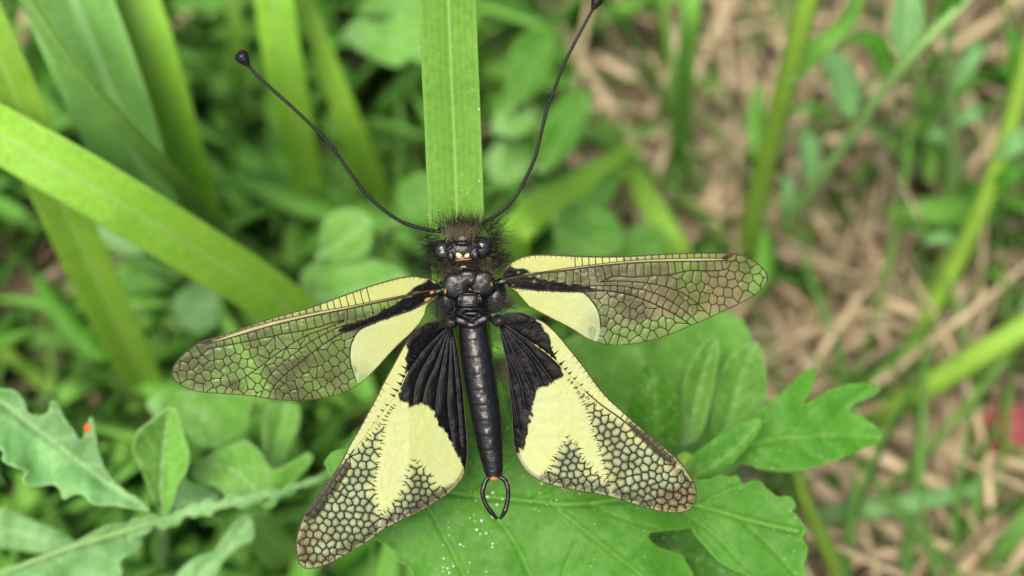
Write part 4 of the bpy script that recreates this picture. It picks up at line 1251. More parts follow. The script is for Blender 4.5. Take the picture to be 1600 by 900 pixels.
grass_blade('grass_shoot', 'pale green blade passing right behind the black antenna club',
    [(405, -220, 76), (420, -80, 78), (437, 60, 70), (460, 180, 56), (482, 290, 36), (505, 400, 12), (512, 440, 0)],
    [24, 58, 62, 56, 52, 46, 40], 'grass', fold=0.12, roll=0.0, tone=0.8, hue=0.53)
grass_blade('grass_shoot', 'yellowing slim blade with orange edge behind the curved antenna',
    [(430, -130, 60), (470, -10, 66), (512, 100, 60), (550, 205, 48), (585, 300, 28), (615, 390, 6), (620, 410, 0)],
    [14, 24, 32, 44, 52, 44, 34], 'grass', fold=0.2, roll=0.0, tone=0.9, hue=0.42)
grass_blade('grass_shoot', 'slim upright blade between two broad blades near the antenna club',
    [(355, -90, 50), (366, 20, 48), (376, 120, 36), (384, 190, 14), (388, 230, 0)], [10, 26, 26, 24, 18], 'grass', fold=0.3, tone=0.42, hue=0.5)
grass_blade('grass_shoot', 'thin bent blade low over brown litter below the striped blade',
    [(-60, 500, 26), (20, 560, 22), (80, 610, 18), (150, 665, 16), (230, 715, 10), (300, 770, 0)], [12, 20, 24, 26, 26, 20], 'grass', fold=0.3, tone=0.45, hue=0.48)
grass_blade('grass_shoot', 'short pale blade lying level on the litter beside the striped blade',
    [(-80, 520, 14), (30, 528, 16), (110, 532, 16), (190, 538, 10), (250, 545, 3)], [24, 34, 36, 34, 20], 'leaf_pale', fold=0.2, tone=0.5, hue=0.45)
grass_blade('grass_shoot', 'short yellowish blade lying behind the lobed bluish leaf',
    [(60, 650, 22), (110, 610, 26), (160, 585, 20), (230, 565, 6)], [10, 40, 46, 30], 'leaf_pale', fold=0.15, tone=0.6, hue=0.42)
grass_blade('grass_shoot', 'dark green blade dropping away below the brown wing tip',
    [(395, 800, 46), (420, 840, 40), (460, 885, 30), (520, 950, 0)], [50, 70, 66, 40], 'grass_dark', fold=0.2, tone=0.55, hue=0.5)

# ================================================================== GRASS AND STEMS AT THE RIGHT
grass_blade('grass_shoot', 'pale blade leaning up from behind the owlfly\'s head and narrowing to a point',
    [(1010, 222, 36), (955, 252, 46), (905, 288, 54), (855, 318, 62), (808, 360, 66), (795, 430, 50), (790, 520, 20), (790, 560, 0)],
    [8, 26, 34, 46, 84, 92, 60, 40], 'grass', fold=0.1, roll=0.0, tone=0.95, hue=0.5)
grass_blade('grass_shoot', 'yellow green blade ending behind the straight front wing',
    [(930, 165, 14), (968, 235, 26), (1005, 300, 36), (1040, 360, 38), (1075, 430, 30), (1110, 520, 0)],
    [6, 24, 34, 40, 42, 30], 'grass', fold=0.25, tone=0.62, hue=0.45)
grass_blade('grass_shoot', 'slim blue green blade rising from dry straw beyond the straight front wing',
    [(1090, -160, 66), (1080, -10, 66), (1072, 90, 54), (1064, 190, 34), (1054, 290, 8), (1052, 315, 0)], [8, 28, 30, 30, 26, 20], 'leaf_pale', fold=0.3, tone=0.8, hue=0.47)
grass_blade('grass_shoot', 'dark slim blade in the dry straw beside the slim blue green blade',
    [(1030, -80, 40), (1035, 0, 38), (1035, 70, 24), (1032, 140, 0)], [8, 22, 24, 18], 'grass', fold=0.3, tone=0.6, hue=0.5)
grass_blade('grass_shoot', 'bluish blade lying level among straw beside the herb stalk',
    [(1590, 745, 12), (1500, 770, 18), (1420, 785, 20), (1340, 797, 18), (1270, 808, 12), (1215, 822, 0)], [8, 20, 28, 32, 34, 26], 'leaf_blue', fold=0.25, tone=0.4, hue=0.52)
grass_blade('grass_shoot', 'dark green blade lying below the pink leaf, close to the tall stem root',
    [(1660, 740, 26), (1610, 800, 26), (1565, 860, 20), (1525, 920, 8), (1505, 960, 0)], [10, 30, 32, 28, 20], 'grass_dark', fold=0.3, tone=0.62, hue=0.5)

def stem_thing(name, label, pts, wpx, mat, cat='stem', **kw):
    path = px_path(pts)[::-1]
    rad = px_width(path, wpx[::-1]) * 0.5
    t = thing(name, label, cat, path[0])
    V, F, c = stem_arrays(path, rad, **kw)
    child('stalk', V, F, M[mat], t, c)
    return t, catmull(path, 100)

def small_leaf(t, base, tip, wid, mat, fold=0.35, tone=0.5, hue=0.5, sag=0.0, name='leaf', up=None):
    b = np.asarray(base); e = np.asarray(tip)
    mid = (b + e) / 2 + np.array([0, 0, sag])
    n = 9
    s = np.linspace(0, 1, n)
    wd = np.array([0.12, 0.55, 0.85, 1.0, 0.98, 0.88, 0.68, 0.4, 0.04]) * wid
    path = catmull([b, mid, e], n)
    V, F, c = strip_arrays(path, wd, fold, 0.0, nseg=20, tone=tone, hue=hue, facing=up)
    return child(name, V, F, M[mat], t, c)

t, _ = stem_thing('grass_stalk', 'thick bright green grass stalk with pale joint, rising past the wing tip',
    [(1292, -120, 92), (1265, -10, 84), (1236, 110, 70), (1206, 220, 52), (1180, 330, 30), (1158, 430, 6), (1155, 450, 0)], [36, 36, 37, 36, 36, 34, 34], 'stem', tone=0.45, hue=0.47)
pj = H(1238, 112, 69.5)
V, F = ellipsoid((0, 0, 0), (0.00165, 0.00165, 0.0011), 0, 20, 12)
child('stem_joint', np.array(V) + pj, F, M['stem_grey'], t, np.tile([0.8, 0.7, 0.4, 1.0], (len(V), 1)))
path = np.array([H(1236, 122, 69), H(1275, 80, 76), H(1318, 40, 80), H(1350, -20, 86), H(1370, -80, 90)])
V, F, c = strip_arrays(path, px_width(path, [26, 30, 28, 24, 14]), 0.5, 0.2, tone=0.6, hue=0.45)
child('sheath_leaf', V, F, M['leaf_pale'], t, c)

t, sp = stem_thing('leafy_herb', 'slanting herb stem with small oblong leaves beside the thick grass stalk',
    [(1560, -60, 80), (1500, 10, 76), (1440, 70, 72), (1385, 135, 64), (1325, 220, 50), (1265, 300, 34), (1215, 370, 16), (1185, 420, 0)], [15, 17, 18, 20, 20, 19, 18, 18], 'stem_grey', cat='herb', tone=0.5, hue=0.5)
for b, e, wd, m, tn, fo in [((1332, 186, 56), (1276, 76, 62), 46, 'leaf_blue', 0.55, 0.25), ((1392, 120, 66), (1316, 60, 72), 34, 'leaf', 0.6, 0.4), ((1268, 292, 36), (1250, 196, 40), 30, 'leaf_blue', 0.45, 0.3),
                            ((1410, 96, 69), (1412, -30, 76), 52, 'leaf_blue', 0.5, 0.25), ((1300, 196, 48), (1228, 180, 52), 20, 'leaf_pale', 0.5, 0.3), ((1455, 55, 73), (1520, -10, 72), 30, 'leaf', 0.4, 0.4),
                            ((1230, 350, 22), (1225, 270, 26), 24, 'leaf_blue', 0.55, 0.3), ((1478, 30, 74), (1500, -50, 82), 30, 'leaf', 0.5, 0.4)]:
    small_leaf(t, H(*b), H(*e), wd * depth_of(H(*b)) / FPX * 1e-3, m, fo, tn, 0.5, 0.003)

t, sp = stem_thing('leafy_herb', 'thin upright herb stem with narrow grey green leaves beside the slanting herb stem',
    [(1478, -40, 70), (1482, 60, 60), (1487, 180, 44), (1492, 300, 24), (1497, 400, 4), (1498, 420, 0)], [13, 14, 15, 16, 16, 16], 'stem_grey', cat='herb', tone=0.45, hue=0.52)
for b, e, wd, m, tn in [((1486, 140, 50), (1545, 70, 52), 30, 'leaf_blue', 0.45), ((1488, 200, 41), (1545, 190, 40), 26, 'leaf_blue', 0.4), ((1490, 250, 33), (1440, 215, 36), 20, 'leaf_blue', 0.45), ((1493, 330, 18), (1545, 290, 22), 22, 'leaf', 0.35), ((1484, 90, 56), (1440, 130, 50), 18, 'leaf', 0.45)]:
    small_leaf(t, H(*b), H(*e), wd * depth_of(H(*b)) / FPX * 1e-3, m, 0.35, tn, 0.52, 0.003)

t, sp = stem_thing('leafy_herb', 'long arched herb stem running down beside the thin upright herb, leaves only at the top',
    [(1640, -60, 74), (1612, 60, 66), (1580, 190, 54), (1540, 310, 42), (1480, 440, 26), (1415, 560, 12), (1360, 660, 0)], [24, 26, 28, 28, 28, 28, 26], 'stem', cat='herb', tone=0.4, hue=0.46)
for b, e, wd, m, tn in [((1585, 170, 56), (1570, 40, 64), 30, 'leaf', 0.5), ((1560, 250, 50), (1610, 230, 50), 34, 'leaf_blue', 0.5), ((1545, 300, 44), (1610, 280, 46), 30, 'leaf', 0.35), ((1500, 400, 30), (1440, 380, 34), 22, 'leaf_blue', 0.45)]:
    small_leaf(t, H(*b), H(*e), wd * depth_of(H(*b)) / FPX * 1e-3, m, 0.35, tn, 0.5, 0.003)

stem_thing('grass_stalk', 'bright green stalk sloping down to the lobed leaf plant',
    [(1720, 430, 44), (1610, 505, 40), (1520, 560, 34), (1430, 615, 24), (1370, 655, 12), (1340, 690, 0)], [34, 40, 42, 42, 40, 36], 'stem', tone=0.4, hue=0.48)
stem_thing('grass_stalk', 'pale thin stalk leaning over straw below the sloping bright stalk',
    [(1640, 420, 30), (1590, 500, 26), (1540, 590, 16), (1490, 680, 0)], [14, 18, 20, 20], 'stem_grey', tone=0.5, hue=0.46)
stem_thing('grass_stalk', 'blurred olive stalk standing in straw beside the thick grass stalk',
    [(1560, 290, 22), (1490, 400, 16), (1430, 500, 8), (1380, 590, 0)], [24, 34, 40, 36], 'stem', tone=0.3, hue=0.44)

# pink leaf low at the right
t = thing('reddish_leaf', 'reddish pink leaf low among straw below the sloping bright stalk', 'leaf', H(1490, 700, 6))
small_leaf(t, H(1490, 705, 9), H(1660, 650, 22), 0.0075, 'pink', 0.2, 0.45, 0.5, 0.002, 'leaf_surface')
t = thing('reddish_leaf', 'small dusty pink leaf tip behind the slanting herb stem', 'leaf', H(1370, 165, 3))
small_leaf(t, H(1370, 190, 3), H(1420, 145, 8), 0.003, 'pink', 0.2, 0.6, 0.5, 0.001, 'leaf_surface')
t = thing('orange_petal', 'tiny orange petal caught on the tip of the lobed bluish leaf', 'petal', P(138, 668, 160))
small_leaf(t, P(137, 676, 162), P(139, 660, 162), 0.0007, 'petal_orange', 0.3, 0.5, 0.5, 0.0003, 'petal_surface')

# ================================================================== LOBED PLANT UNDER THE OWLFLY
c7b = crop(880, 480, 1114 / 520)
HERB = thing('lobed_herb', 'green herb with wide toothed leaves spreading under the owlfly\'s tail', 'plant', H(1120, 900, 0))
def leaf_part(t, outline, midrib, depth, mat, name='leaf', under=None, label=None, **kw):
    V, F, c = leaf_arrays(outline, midrib, depth, **kw)
    o = child(name, V, F, M[mat], t, c, True, under)
    if label: o['label'] = label
    return o
leaf_part(HERB, [(507, 722), (518, 708), (545, 700), (600, 684), (680, 664), (760, 655), (850, 660), (950, 680), (1040, 715), (1085, 748), (1120, 744), (1150, 744), (1162, 755), (1180, 752), (1196, 758), (1212, 773), (1228, 774), (1241, 780), (1244, 792), (1237, 800),
                 (1252, 812), (1263, 828), (1253, 838), (1262, 856), (1257, 880), (1260, 905), (1230, 915), (1200, 908), (1160, 897), (1125, 880), (1105, 858), (1088, 838), (1078, 825), (1055, 829), (1030, 832), (1015, 836), (1020, 850), (1046, 858), (1068, 866), (1072, 880), (1086, 905),
                 (1078, 960), (1000, 1000), (850, 1010), (720, 985), (668, 935), (646, 902), (640, 886), (623, 876), (613, 859), (591, 846), (562, 822), (540, 790), (514, 744)],
          [(560, 745), (650, 762), (740, 774), (830, 783), (900, 788), (1000, 778), (1090, 790), (1180, 815), (1245, 830)],
          lambda x, y: 154.0 - 0.9 * (y - 700) / 100 + 0.6 * np.abs(x - 800) / 300 + 2.2 * sstep(1000, 1090, x) + 1.0 * sstep(650, 520, x), 'leaf', grid=3.6, wav=0.45, teeth=2.2, tone=0.5, hue=0.5, veinw=2.4, seed=1, thick=0.25,
          groove=0.35, label='largest leaf, sharp toothed edge and pale midrib',
          veins=[[(740, 774), (800, 840), (840, 930)], [(650, 762), (690, 830), (740, 930)], [(860, 786), (940, 850), (1030, 920)], [(830, 783), (900, 730), (960, 690)], [(740, 774), (800, 720), (850, 670)], [(650, 762), (690, 710), (730, 670)], [(920, 787), (990, 815), (1030, 825)],
                 [(1040, 780), (1110, 830), (1160, 880)], [(1090, 790), (1130, 770), (1160, 757)], [(1150, 806), (1200, 850), (1240, 895)], [(900, 850), (880, 900), (890, 960)]])
leaf_part(HERB, c7b([(470, 545), (590, 525), (660, 542), (750, 552), (830, 542), (900, 516), (970, 490), (1040, 460), (1074, 430), (1055, 402), (1010, 372), (966, 346), (975, 327), (1020, 308), (1062, 280), (1050, 260), (1000, 254), (930, 262), (880, 284), (835, 312), (808, 324), (830, 280), (847, 230), (840, 198), (800, 222), (760, 258), (700, 308), (650, 352), (580, 410), (480, 470)]),
          c7b([(470, 520), (600, 470), (720, 440), (850, 430), (960, 430), (1060, 432)]), plane_depth(1240, 670, 166, 0.8, -1.6), 'leaf', grid=5.5, wav=1.0, teeth=1.2, fold=-0.012, tone=0.62, hue=0.5, seed=2, thick=0.25, label='spreading leaf with two raised lobes and blunt tip')
leaf_part(HERB, c7b([(400, 540), (440, 490), (490, 450), (560, 400), (640, 370), (664, 374), (662, 410), (624, 460), (580, 512), (530, 552), (490, 574), (440, 600), (400, 600)]),
          c7b([(410, 580), (500, 530), (570, 480), (630, 415), (662, 376)]), plane_depth(1120, 700, 159, 0.5, -1.0), 'leaf', grid=5, wav=0.4, teeth=0.6, fold=0.03, tone=0.5, hue=0.5, seed=3)
leaf_part(HERB, c7b([(205, 420), (215, 340), (235, 262), (260, 212), (295, 180), (322, 192), (350, 250), (385, 300), (402, 350), (396, 430), (370, 490), (300, 520), (230, 480)]),
          c7b([(310, 510), (312, 400), (306, 300), (297, 190)]), plane_depth(1020, 640, 168, 0.0, 2.5), 'leaf', grid=5, wav=0.5, teeth=0.6, fold=0.03, tone=0.42, hue=0.5, seed=4)
leaf_part(HERB, c7b([(380, 460), (395, 330), (405, 250), (432, 170), (480, 110), (512, 98), (522, 140), (512, 230), (492, 330), (450, 440)]),
          c7b([(420, 450), (445, 320), (475, 210), (508, 104)]), plane_depth(1090, 600, 174, 0.0, 2.0), 'leaf_pale', grid=6, wav=0.6, fold=-0.04, tone=0.48, hue=0.48, seed=5)
leaf_part(HERB, c7b([(500, 420), (515, 260), (556, 170), (600, 130), (650, 118), (672, 180), (684, 270), (664, 350), (590, 430)]),
          c7b([(545, 420), (575, 300), (610, 200), (645, 125)]), plane_depth(1150, 600, 178, 0.0, 2.0), 'leaf_pale', grid=6, wav=0.8, fold=-0.03, tone=0.45, hue=0.48, seed=6)
leaf_part(HERB, [(850, 560), (900, 525), (980, 505), (1060, 495), (1120, 488), (1160, 500), (1182, 560), (1192, 640), (1160, 720), (1090, 760), (1000, 720), (920, 660), (860, 610)],
          [(1060, 740), (1040, 660), (1010, 580), (980, 510)], plane_depth(1020, 620, 186, 0.0, 1.0), 'leaf_pale', grid=8, wav=1.4, teeth=2, fold=0.01, tone=0.45, hue=0.5, seed=7)
leaf_part(HERB, c7b([(300, 700), (420, 690), (560, 780), (620, 880), (560, 960), (300, 960), (240, 800)]), c7b([(300, 800), (420, 830), (560, 890)]), plane_depth(1090, 880, 166, 0, 0), 'leaf', grid=8, wav=0.8, tone=0.3, seed=8)
path = np.array([P(1120, 905, hdepth(1120, 905, 0)), P(1110, 850, 205), P(1095, 790, 180), P(1085, 750, 166), P(1070, 720, 160)])
V, F, c = stem_arrays(path, [0.0016, 0.0015, 0.0014, 0.0013, 0.001], tone=0.45)
child('stalk', V, F, M['stem'], HERB, c)
path = np.array([P(1330, 960, hdepth(1330, 960, 0)), P(1305, 885, 205), P(1280, 830, 190), P(1255, 775, 178), P(1232, 715, 168.5), P(1150, 690, 166.5)])
V, F, c = stem_arrays(path, px_width(path, [22, 24, 26, 27, 22, 10]) * 0.5, tone=0.45, hue=0.47)
child('leaf_stalk', V, F, M['stem'], HERB, c)

# ================================================================== BLUISH LOBED PLANT AT THE LEFT
c3 = crop(0, 580, 1462 / 520)
HB = thing('lobed_herb', 'bluish green herb with deeply lobed wavy leaves below the drooping front wing', 'plant', H(250, 830, 0))
leaf_part(HB, c3([(-200, 60), (-100, 70), (0, 72), (60, 85), (110, 130), (125, 180), (170, 196), (208, 180), (224, 132), (250, 138), (282, 200), (330, 262), (358, 300), (378, 250), (400, 200), (422, 260), (432, 340), (452, 400), (482, 462), (522, 502), (562, 532), (612, 560), (660, 615), (570, 604), (500, 590), (440, 594), (400, 582), (368, 550), (330, 545), (280, 564), (262, 520), (230, 500), (180, 512), (120, 502), (98, 472), (110, 440), (60, 420), (8, 392), (12, 350), (-80, 330), (-200, 250)]),
          c3([(-200, 40), (0, 130), (150, 250), (300, 360), (450, 480), (560, 550), (655, 612)]), plane_depth(120, 720, 166, 1.0, -1.0), 'leaf_blue', grid=6, wav=1.3, teeth=1.0, fold=-0.02, tone=0.75, tone2=-0.7, hue=0.52, veinw=3, seed=11, thick=0.3, label='long leaf, pale bluish below its midrib and painted shaded above')
leaf_part(HB, c3([(598, 382), (578, 350), (590, 300), (606, 262), (650, 225), (700, 190), (742, 154), (776, 170), (790, 215), (805, 262), (832, 360), (822, 440), (782, 502), (745, 620), (700, 620), (660, 540), (625, 450)]),
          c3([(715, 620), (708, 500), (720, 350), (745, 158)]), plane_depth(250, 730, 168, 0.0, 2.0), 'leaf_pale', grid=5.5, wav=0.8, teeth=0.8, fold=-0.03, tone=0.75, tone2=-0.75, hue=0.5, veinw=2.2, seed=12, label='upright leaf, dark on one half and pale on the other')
leaf_part(HB, c3([(-140, 900), (0, 872), (150, 820), (300, 762), (420, 700), (500, 668), (600, 672), (634, 715), (605, 790), (535, 830), (532, 900), (420, 980), (0, 1000), (-140, 980)]),
          c3([(-140, 930), (0, 890), (180, 830), (350, 760), (520, 705), (625, 690)]), plane_depth(100, 860, 172, 0.5, -0.6), 'leaf_blue', grid=6, wav=1.2, teeth=1.0, tone=0.5, hue=0.51, veinw=3, seed=13)
leaf_part(HB, c3([(770, 910), (850, 822), (940, 790), (1000, 702), (1070, 630), (1112, 660), (1112, 740), (1052, 772), (984, 832), (944, 900), (850, 970)]),
          c3([(830, 930), (920, 850), (1020, 760), (1090, 660)]), plane_depth(330, 860, 178, 0.5, -0.6), 'leaf_blue', grid=6, wav=1.0, teeth=1.0, tone=0.42, hue=0.52, seed=14)
leaf_part(HB, c3([(840, 450), (920, 362), (1000, 332), (1080, 300), (1150, 362), (1200, 432), (1290, 392), (1350, 358), (1374, 385), (1320, 460), (1230, 560), (1180, 604), (1100, 566), (1000, 560), (960, 522), (900, 490)]),
          c3([(1180, 580), (1100, 500), (1010, 430), (900, 400)]), plane_depth(400, 750, 176, 0.5, -0.6), 'leaf_pale', grid=6, wav=1.2, teeth=1.0, tone=0.45, hue=0.5, seed=15)
leaf_part(HB, c3([(640, 140), (700, 100), (800, 80), (1080, 100), (1094, 200), (1062, 282), (960, 332), (880, 322), (800, 256), (700, 220)]),
          c3([(960, 320), (900, 220), (800, 140)]), plane_depth(320, 650, 190, 0.5, -0.6), 'leaf_pale', grid=7, wav=1.2, tone=0.42, hue=0.5, seed=16)
leaf_part(HB, c3([(1150, 250), (1165, 160), (1240, 132), (1312, 150), (1316, 230), (1284, 312), (1224, 420), (1174, 400)]),
          c3([(1190, 410), (1220, 300), (1260, 140)]), plane_depth(430, 660, 186, 0.5, 1.6), 'leaf_pale', grid=6, wav=0.8, fold=-0.03, tone=0.52, hue=0.48, seed=17)
leaf_part(HB, c3([(745, 610), (760, 500), (800, 462), (850, 500), (960, 540), (940, 600), (860, 640)]), c3([(760, 600), (850, 570), (950, 560)]), plane_depth(300, 780, 180, 0, 0), 'leaf_blue', grid=6, wav=0.8, tone=0.3, hue=0.54, seed=18)
leaf_part(HB, c3([(-60, 640), (20, 600), (110, 640), (250, 700), (330, 760), (200, 800), (60, 780), (-60, 760)]), c3([(-60, 690), (100, 710), (300, 765)]), plane_depth(50, 830, 186, 0, 0), 'leaf_blue', grid=7, wav=1.2, tone=0.35, hue=0.5, seed=19)
_rb = catmull([(200, 828), (260, 810), (320, 792), (410, 775), (470, 758), (520, 738)], 40)
_up = [(x, y - (7 + 9 * abs(math.sin(i * 0.55)) + 5 * math.sin(i * 1.7)) * (1 - i / 60)) for i, (x, y) in enumerate(_rb)]
_dn = [(x, y + (8 + 12 * abs(math.sin(i * 0.45 + 1)) + 4 * math.sin(i * 2.1)) * (1 - i / 60)) for i, (x, y) in enumerate(_rb)]
leaf_part(HB, _up + _dn[::-1], _rb[::4].tolist(), lambda x, y: 170.4 + 2.0 * np.clip((x - 300) / 100, 0, 3) ** 1.6 * 0.9, 'leaf_blue', grid=5, wav=0.5, fold=0.03, tone=0.5, hue=0.5, laterals=6, seed=20)
path = np.array([P(0, 897, 171), P(110, 855, 170), P(220, 822, 170), P(320, 792, 172), P(410, 775, 174), P(470, 758, 177), P(520, 740, 182)])
V, F, c = stem_arrays(path, px_width(path, [5, 6, 7, 7, 6, 5, 3]) * 0.5, tone=0.7, hue=0.45)
child('leaf_rib', V, F, M['stem_grey'], HB, c)
path = np.array([P(250, 910, hdepth(250, 910, 0)), P(256, 860, 192), P(254, 815, 171)])
V, F, c = stem_arrays(path, px_width(path, [28, 24, 18]) * 0.5, tone=0.45, hue=0.47)
child('stalk', V, F, M['stem_grey'], HB, c)

# ================================================================== LEAVES BEHIND THE HEAD
def leaf_thing(label, leaves, root, name='broadleaf_seedling', cat='plant'):
    t = thing(name, label, cat, H(*root))
    for (outline, midrib, depth, mat, kw) in leaves:
        leaf_part(t, outline, midrib, depth, mat, **kw)
        V, F, c = stem_arrays(np.array([H(*root), (H(*root) + P(midrib[0][0], midrib[0][1], depth(np.array(midrib[0][0]), np.array(midrib[0][1])))) / 2 + np.array([0, 0, 0.004]), P(midrib[0][0], midrib[0][1], float(depth(np.array(midrib[0][0]), np.array(midrib[0][1]))))]), [0.0009, 0.0008, 0.0006], nseg=14, sides=6)
        child('leaf_stalk', V, F, M['stem_grey'], t, c)
    return t
leaf_thing('seedling with two dark oval leaves between the blade and the antenna',
    [([(790, 140), (795, 85), (815, 55), (845, 45), (868, 60), (862, 110), (835, 150), (805, 165)], [(800, 165), (830, 105), (862, 52)], plane_depth(830, 100, 222, 0, 2), 'leaf', dict(grid=7, wav=0.8, tone=0.62, seed=21)),
     ([(840, 240), (850, 190), (880, 150), (920, 140), (925, 170), (905, 220), (870, 260), (845, 270)], [(845, 265), (880, 205), (922, 145)], plane_depth(880, 200, 224, 0, 2), 'leaf', dict(grid=7, wav=0.8, tone=0.62, seed=22)),
     ([(770, 200), (780, 170), (810, 165), (838, 178), (830, 205), (800, 215)], [(775, 205), (805, 190), (835, 178)], plane_depth(800, 190, 226), 'leaf_pale', dict(grid=7, wav=0.8, tone=0.55, seed=23)),
     ([(760, 250), (790, 215), (830, 240), (820, 280), (780, 290)], [(765, 255), (820, 265)], plane_depth(800, 250, 236), 'leaf_pale', dict(grid=7, wav=0.8, tone=0.45, seed=24))], (815, 290, 0))
leaf_thing('seedling with three broad leaves below the antenna, beside the owlfly\'s head',
    [([(880, 400), (865, 350), (890, 320), (950, 330), (975, 370), (960, 400)], [(870, 400), (920, 370), (970, 365)], plane_depth(910, 360, 212), 'leaf', dict(grid=7, wav=0.8, tone=0.5, seed=25)),
     ([(965, 400), (980, 360), (1020, 350), (1045, 375), (1040, 405), (1000, 415)], [(960, 410), (1040, 370)], plane_depth(1000, 380, 218), 'leaf', dict(grid=7, wav=0.8, tone=0.4, seed=26)),
     ([(860, 320), (900, 270), (960, 240), (970, 280), (940, 330), (890, 345)], [(865, 340), (920, 295), (968, 250)], plane_depth(910, 300, 226), 'leaf', dict(grid=7, wav=0.8, tone=0.55, seed=27))], (940, 440, 0))
leaf_thing('seedling with a large pale lobed leaf beside the carrying blade',
    [([(535, 55), (560, 30), (600, 35), (640, 5), (680, 15), (690, 60), (670, 100), (640, 92), (620, 105), (570, 85)], [(690, 75), (620, 65), (540, 55)], plane_depth(610, 60, 226), 'leaf_pale', dict(grid=7, wav=1.0, tone=0.72, seed=28)),
     ([(560, 20), (600, -20), (680, -30), (690, 10), (640, 20)], [(690, 0), (600, 0)], plane_depth(610, 0, 236), 'leaf_pale', dict(grid=8, wav=1.0, tone=0.62, seed=29))], (655, 140, 0))
leaf_thing('seedling with rounded pale leaves below the curved antenna',
    [([(500, 370), (515, 335), (550, 325), (582, 345), (575, 395), (535, 410), (508, 400)], [(500, 400), (540, 370), (580, 340)], plane_depth(540, 370, 204), 'leaf_pale', dict(grid=7, wav=0.8, tone=0.5, seed=31)),
     ([(470, 430), (520, 400), (600, 410), (640, 440), (600, 480), (500, 480)], [(470, 470), (560, 450), (640, 430)], plane_depth(560, 440, 206), 'leaf_pale', dict(grid=8, wav=0.8, tone=0.45, seed=32)),
     ([(620, 300), (650, 270), (690, 280), (700, 330), (660, 350), (630, 340)], [(620, 345), (690, 285)], plane_depth(660, 310, 214), 'leaf', dict(grid=8, wav=0.8, tone=0.6, seed=33))], (560, 500, 0))
leaf_thing('dark leaved seedling on the litter under the arching low blade',
    [([(170, 430), (210, 405), (260, 410), (290, 430), (250, 455), (190, 460)], [(175, 450), (285, 425)], plane_depth(230, 435, 225), 'leaf', dict(grid=8, tone=0.35, seed=34)),
     ([(180, 390), (150, 360), (170, 330), (220, 345), (250, 380), (215, 400)], [(220, 398), (160, 340)], plane_depth(200, 365, 228), 'leaf_blue', dict(grid=8, tone=0.3, seed=35)),
     ([(270, 480), (300, 440), (340, 450), (345, 500), (300, 520)], [(280, 515), (335, 450)], plane_depth(310, 480, 226), 'leaf_blue', dict(grid=8, tone=0.4, seed=36))], (245, 480, 0))

# ================================================================== GROUND COVER (too many and too small to count)
def green_density(px, py):
    d = np.where(px < 700, 0.85, np.where(px < 900, 0.5, 0.0))
    for cx, cy, r_, k in ((40, 430, 110, 0.95), (10, 40, 90, 0.8), (250, 760, 60, 0.6), (60, 640, 60, 0.8), (240, 260, 60, 0.7), (600, 880, 70, 0.8), (480, 690, 60, 0.6), (880, 330, 60, 0.7), (430, 370, 40, 0.5)):
        d = d - 1.5 * k * np.exp(-(((px - cx) / (1.25 * r_)) ** 2 + ((py - cy) / (1.25 * r_)) ** 2))
    d = d - 0.0
    d = d + 0.2 * np.exp(-(((px - 1520) / 120) ** 2 + ((py - 250) / 160) ** 2)) + 0.15 * np.exp(-(((px - 1180) / 70) ** 2 + ((py - 200) / 200) ** 2))
    return np.clip(d, 0, 1)

def litter(name, n, lrange, wrange, zrange, mat_, seed, dens, lift, ptsK=7, region=(-500, 2100, -420, 1250), tone=(0.2, 0.8), hue=(0.4, 0.6), curl=0.3, upright=0.0):
    rng = np.random.default_rng(seed)
    mb = MB()
    k = 0
    while k < n:
        px, py = rng.uniform(region[0], region[1]), rng.uniform(region[2], region[3])
        if rng.random() > dens(px, py): continue
        k += 1
        z = rng.uniform(*zrange)
        b = H(px, py, z)
        a = rng.uniform(0, 2 * math.pi)
        L_ = rng.uniform(*lrange) * 1e-3; w_ = rng.uniform(*wrange) * 1e-3
        d = np.array([math.cos(a), math.sin(a), rng.uniform(0, lift) + upright * rng.uniform(0.5, 2)]); d /= np.linalg.norm(d)
        side = np.cross(d, [0, 0, 1.0]); side /= np.linalg.norm(side) + 1e-9
        t = np.linspace(0, 1, ptsK)
        bend = rng.normal() * curl * L_; sag = rng.uniform(0.0, 0.35) * L_ * (1 if lift or upright else 0)
        c = b + d * (t * L_)[:, None] + side * (bend * t * t)[:, None] - np.array([0, 0, 1.0]) * (sag * t * t)[:, None]
        c[:, 2] = np.maximum(c[:, 2], 0.0008)
        prof = np.clip(np.sin(np.clip(t * 0.92 + 0.08, 0, 1) * math.pi) ** 0.5, 0.05, 1) * w_ / 2
        up = np.cross(side, d)
        tw = rng.normal() * 0.5
        s2 = side * math.cos(tw) + up * math.sin(tw); u2 = up * math.cos(tw) - side * math.sin(tw)
        l_ = c + s2 * prof[:, None] + u2 * (prof * 0.35)[:, None]; r_ = c - s2 * prof[:, None] + u2 * (prof * 0.35)[:, None]
        low = c - u2 * (prof * 0.25)[:, None]
        V = np.stack([l_, c, r_, low], 1).reshape(-1, 3)
        F = []
        for i in range(ptsK - 1):
            o0 = i * 4; o1 = o0 + 4
            F += [(o0, o0 + 1, o1 + 1, o1), (o0 + 1, o0 + 2, o1 + 2, o1 + 1), (o0 + 2, o0 + 3, o1 + 3, o1 + 2), (o0 + 3, o0, o1, o1 + 3)]
        col = np.tile([0.0, rng.uniform(*tone), rng.uniform(*hue), 1.0], (len(V), 1))
        mb.add(V, F, col)
    V, F, C_ = mb.arr()
    o = mesh_obj(name, V, F, M[mat_], None, None, True, C_)
    o['kind'] = 'stuff'
    return o
one = lambda x, y: 1.0
o = litter('straw_litter', 1500, (20, 70), (0.7, 2.6), (0.5, 9), 'straw', 51, one, 0.12, tone=(0.15, 0.9), hue=(0.42, 0.58)); tag(o, 'matted dry beige straw covering the soil', 'straw')
